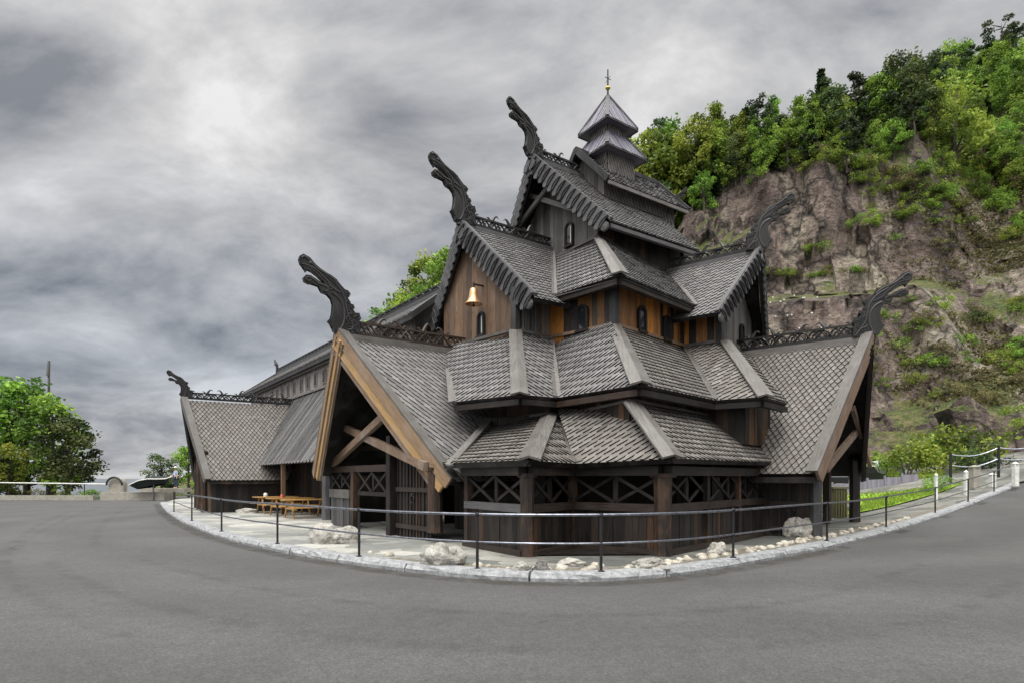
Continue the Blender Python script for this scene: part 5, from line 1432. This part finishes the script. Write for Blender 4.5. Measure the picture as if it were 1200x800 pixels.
# ------------------------------------------------------------------ far left: big tree, shrub, wall, parasol, person
plant('broad','leaf',301,10,V(-42.2,52,-.2),'big bushy green tree at the left edge beyond the road','tree',None,'broadleaf_tree',sc=1.02)
plant('broad','leafdark',302,8,V(-37.6,50.5,-.2),'dark thin leaved tree leaning right from the big left tree','tree',None,'broadleaf_tree',sc=.98,sz=.9)
plant('broad','leaf',306,10,V(-39.6,51.5,-.3),'tall leafy green tree right beside the big left tree','tree',None,'broadleaf_tree',sc=.92)
plant('broad','leafdark',303,8,V(-45.5,54,-.2),'dark tree behind the left end of the big tree','tree',None,'broadleaf_tree',sc=1.1)
plant('broad','leafyellow',304,8,V(-41.2,49,-.4),'low yellow green tree in front of the big left tree','tree',None,'broadleaf_tree',sc=.62)
plant('broad','leafdark',302,8,V(-42,48.6,-.4),'low dark shrubby tree right of the low yellow green one','tree',None,'broadleaf_tree',sc=.55)
plant('broad','leafdark',305,8,V(-29.9,51,.2),'mid height shrubby tree left of the far porch','tree',None,'broadleaf_tree',sc=.55,sz=.8)
plant('broad','leaf',301,10,V(-28.4,52.5,.2),'green shrubby tree touching the far porch gable','tree',None,'broadleaf_tree',sc=.42)
mb=MB(); mb.tube([V(-40.4,52,0),V(-40.3,52,11.8)],[.16,.08],8); mb.tube([V(-40.35,51.9,10.6),V(-40.3,52,11.9)],[.12,.1],8); tag(mb.build('mast',M['lichen']),'thin grey mast poking up above the big left tree','mast')
WL=empty('roadside_wall',V(-40,47.5,0),'low pale concrete wall with a rail along the far left road edge','wall')
mb=MB(); mb.beam(V(-62,47.6,.12),V(-33,47.2,.12),.3,.5,tint=.5); mb.build('wall_base',M['concrete'],WL)
mb=MB(); mb.tube([V(-62,47.6,1.42),V(-45,47.4,1.42),V(-35.5,47.3,1.30),V(-32,47.2,1.25)],.05,6); mb.build('top_rail',M['white'],WL)
for k in range(10):
    mb=MB(); X=-61+3*k; mb.tube([V(X,47.5,.2),V(X,47.5,1.4)],.035,6); mb.build('rail_post',M['iron'],WL)
random.seed(77)
for k in range(13):
    plant('bush',random.choice(['leafdark','leaf','heath']),200+random.randrange(3),2.0,V(-60+2.1*k,49+random.uniform(-.5,.5),0),'scrubby bush in the strip behind the left roadside rail','bush','bushes behind the left roadside rail','bush',sc=random.uniform(.4,.6))
TW=empty('terrace_wall',V(-29,48,0),'pale stepped stone wall with a small arch left of the terrace','wall')
mb=MB(); mb.beam(V(-32.2,47.5,.3),V(-27.2,47.5,.3),1.6,.66,tint=.4); mb.build('lower_course',M['concrete'],TW)
mb=MB(); mb.beam(V(-29.8,48.6,.75),V(-26.4,48.6,.75),1.2,.3,tint=.7); mb.build('upper_step',M['concrete'],TW)
mb=MB(); pts=arch_pts(1.15,1.15,10); mb.prism([V(-31.3+x,47.2,.62+y) for x,y in pts],V(0,.5,0)); mb.build('arched_block',M['concrete'],TW)
mb=MB(); mb.tube([V(-31.3+.62*math.cos(a),47.0,.62+.75+.62*math.sin(a)-.2) for a in [math.pi*k/10 for k in range(11)]],.08,6); mb.build('arch_rim',M['iron'],TW)
UM=empty('market_parasol',V(-28.2,46.8,.6),'dark green half folded parasol with a white rim beside the terrace','parasol')
mb=MB(); mb.tube([V(-28.0,46.6,.0),V(-27.95,46.6,2.2)],.05,8); mb.build('pole',M['rail'],UM)
mb=MB(); c=V(-28.2,46.6,1.5); n=14
ring=[c+V(1.55*math.cos(a),.95*math.sin(a),.28*math.cos(a)+.10*math.sin(3*a)) for a in [2*math.pi*k/n for k in range(n)]]
low=[c+V(1.1*math.cos(a)+.1,.7*math.sin(a),-.42+.22*math.cos(a)) for a in [2*math.pi*k/n for k in range(n)]]
for k in range(n):
    j=(k+1)%n; mb.face([ring[k],ring[j],c+V(.1,0,.42)],.4); mb.face([ring[k],low[k],low[j],ring[j]],.4)
mb.build('canopy',M['green'],UM)
mb=MB(); mb.tube([p+V(0,-.03,.02) for p in ring[6:14]+ring[:2]],.045,6); mb.build('white_rim',M['white'],UM)
def person(loc,rz):
    r=empty('person',loc,'person in a pale blue top and white sun hat standing by the terrace steps','person',None,rz)
    J={'pelvis':(0,0,.93,.14),'waist':(0,0,1.08,.125),'chest':(0,.01,1.30,.15),'neck':(0,0,1.46,.055),'head1':(0,.02,1.55,.075),'head2':(0,.02,1.66,.09),
       'shL':(.17,0,1.38,.06),'elL':(.25,.05,1.12,.045),'wrL':(.2,.2,.95,.03),'haL':(.18,.27,.92,.035),'shR':(-.17,0,1.38,.06),'elR':(-.24,.0,1.12,.045),'wrR':(-.25,.06,.88,.03),'haR':(-.25,.08,.79,.035),
       'hiL':(.09,0,.86,.095),'knL':(.11,.02,.48,.062),'anL':(.11,-.02,.08,.042),'toL':(.12,.14,.04,.035),'hiR':(-.09,0,.86,.095),'knR':(-.1,.0,.48,.062),'anR':(-.11,-.03,.08,.042),'toR':(-.12,.13,.04,.035)}
    E=[('pelvis','waist'),('waist','chest'),('chest','neck'),('neck','head1'),('head1','head2'),('chest','shL'),('shL','elL'),('elL','wrL'),('wrL','haL'),('chest','shR'),('shR','elR'),('elR','wrR'),('wrR','haR'),('pelvis','hiL'),('hiL','knL'),('knL','anL'),('anL','toL'),('pelvis','hiR'),('hiR','knR'),('knR','anR'),('anR','toR')]
    def skin(names,edges,k,name,mat):
        idx={n:i for i,n in enumerate(names)}; me=bpy.data.meshes.new(name)
        me.from_pydata([J[n][:3] for n in names],[(idx[a],idx[b]) for a,b in edges],[]); me.materials.append(M[mat])
        o=bpy.data.objects.new(name,me); COL.objects.link(o); o.parent=r
        md=o.modifiers.new('s','SKIN'); sv=me.skin_vertices[0].data if me.skin_vertices else None
        if sv is None:
            bpy.context.view_layer.objects.active=o
        sv=me.skin_vertices[0].data
        for n in names: sv[idx[n]].radius=(J[n][3]*k,J[n][3]*k)
        sv[0].use_root=True
        s_=o.modifiers.new('ss','SUBSURF'); s_.levels=2; s_.render_levels=2; return o
    try:
        skin(list(J),E,1.0,'body','skin')
        skin(['pelvis','waist','chest','shL','elL','shR','elR'],[('pelvis','waist'),('waist','chest'),('chest','shL'),('shL','elL'),('chest','shR'),('shR','elR')],1.15,'shirt','blue')
        skin(['pelvis','hiL','knL','anL','hiR','knR','anR'],[('pelvis','hiL'),('hiL','knL'),('knL','anL'),('pelvis','hiR'),('hiR','knR'),('knR','anR')],1.14,'trousers','navy')
    except Exception as ex: print('skin failed',ex)
    mb=MB(); mb.lathe(V(0,.02,1.66),[(.22,0),(.23,.015),(.11,.03),(.105,.10),(.06,.13),(0,.135)],16); mb.build('sun_hat',M['white'],r,off=V(0,0,0))
person(V(-27.3,48.5,.90),2.6)

# ------------------------------------------------------------------ camera, sky, sun
cd=bpy.data.cameras.new('camera'); cam=bpy.data.objects.new('camera',cd); COL.objects.link(cam); scene.camera=cam
cam.location=(0,0,CAMZ); cam.rotation_euler=(R(90),0,0); cd.sensor_fit='HORIZONTAL'; cd.sensor_width=36; cd.lens=36*F/1200; cd.shift_y=(HY-400)/1200; cd.clip_end=20000; cd.clip_start=.05
w=bpy.data.worlds.new('World'); scene.world=w; w.use_nodes=True; nt=w.node_tree
for n in list(nt.nodes): nt.nodes.remove(n)
SUN_EL,SUN_AZ=52.0,205.0   # azimuth from +Y clockwise: behind the camera, slightly left
out=nt.nodes.new('ShaderNodeOutputWorld'); sky=nt.nodes.new('ShaderNodeTexSky'); sky.sky_type='NISHITA'; sky.sun_disc=False
sky.sun_elevation=R(SUN_EL); sky.sun_rotation=R(SUN_AZ); sky.dust_density=3
bs=nt.nodes.new('ShaderNodeBackground'); bs.inputs['Strength'].default_value=.10; nt.links.new(sky.outputs[0],bs.inputs[0])
tc=nt.nodes.new('ShaderNodeTexCoord').outputs['Generated']
sp=nt.nodes.new('ShaderNodeSeparateXYZ'); nt.links.new(tc,sp.inputs[0])
zz=math_(nt,'MAXIMUM',sp.outputs[2],0.0); zd=math_(nt,'ADD',zz,.34)
cmb=nt.nodes.new('ShaderNodeCombineXYZ'); nt.links.new(math_(nt,'DIVIDE',sp.outputs[0],zd),cmb.inputs[0]); nt.links.new(math_(nt,'DIVIDE',sp.outputs[1],zd),cmb.inputs[1])
vec=cmb.outputs[0]
c1=nz(nt,mapping(nt,vec,(.9,1.2,1),(0,0,.6)),2.3,12,.58,.25)
c2=nz(nt,mapping(nt,vec,(1,1.5,1),(0,0,-.35)),0.5,5,.5,.1)
cf=math_(nt,'ADD',math_(nt,'MULTIPLY',c1,.78),math_(nt,'MULTIPLY',c2,.22))
cc=ramp(nt,cf,[(.38,(.23,.245,.27)),(.445,(.36,.37,.39)),(.50,(.475,.48,.49)),(.56,(.60,.60,.605)),(.64,(.80,.80,.80))])
# low band of darker blue-grey cloud, brighter slit at the horizon
el=ramp(nt,sp.outputs[2],[(0.0,(1.1,1.1,1.1)),(.05,(.95,.96,.98)),(.16,(.72,.76,.82)),(.30,(.88,.90,.93)),(.45,(1.02,1.01,1.0)),(.62,(1.12,1.11,1.10)),(.80,(2.6,2.6,2.55)),(1,(3.6,3.6,3.5))])  # top stops raised overhead, out of view, as added light on the scene
cc=mixc(nt,1,cc,el,'MULTIPLY')
bh=ramp(nt,sp.outputs[1],[(0,(1,1,1)),(1,(1,1,1))])
# unseen cloud on the sun's side brightened, added to light road and church
sd=V(math.sin(R(SUN_AZ))*math.cos(R(SUN_EL)),math.cos(R(SUN_AZ))*math.cos(R(SUN_EL)),math.sin(R(SUN_EL)))
dp=nt.nodes.new('ShaderNodeVectorMath'); dp.operation='DOT_PRODUCT'; nt.links.new(tc,dp.inputs[0]); dp.inputs[1].default_value=sd
gl=ramp(nt,dp.outputs['Value'],[(.15,(1,1,1)),(.9,(3.4,3.35,3.2))]); cc=mixc(nt,1,cc,gl,'MULTIPLY')
bc=nt.nodes.new('ShaderNodeBackground'); nt.links.new(cc,bc.inputs[0]); bc.inputs['Strength'].default_value=1.08
mx=nt.nodes.new('ShaderNodeMixShader'); mx.inputs[0].default_value=.93; nt.links.new(bs.outputs[0],mx.inputs[1]); nt.links.new(bc.outputs[0],mx.inputs[2]); nt.links.new(mx.outputs[0],out.inputs[0])
sl=bpy.data.lights.new('sun','SUN'); sl.energy=1.4; sl.angle=R(14); sl.color=(1,.97,.92); so=bpy.data.objects.new('sun',sl); COL.objects.link(so)
so.rotation_euler=(-sd).to_track_quat('-Z','Y').to_euler(); so.location=(0,-10,40)
scene.view_settings.view_transform='Standard'; scene.view_settings.look='None'; scene.view_settings.gamma=1; scene.view_settings.exposure=0.0
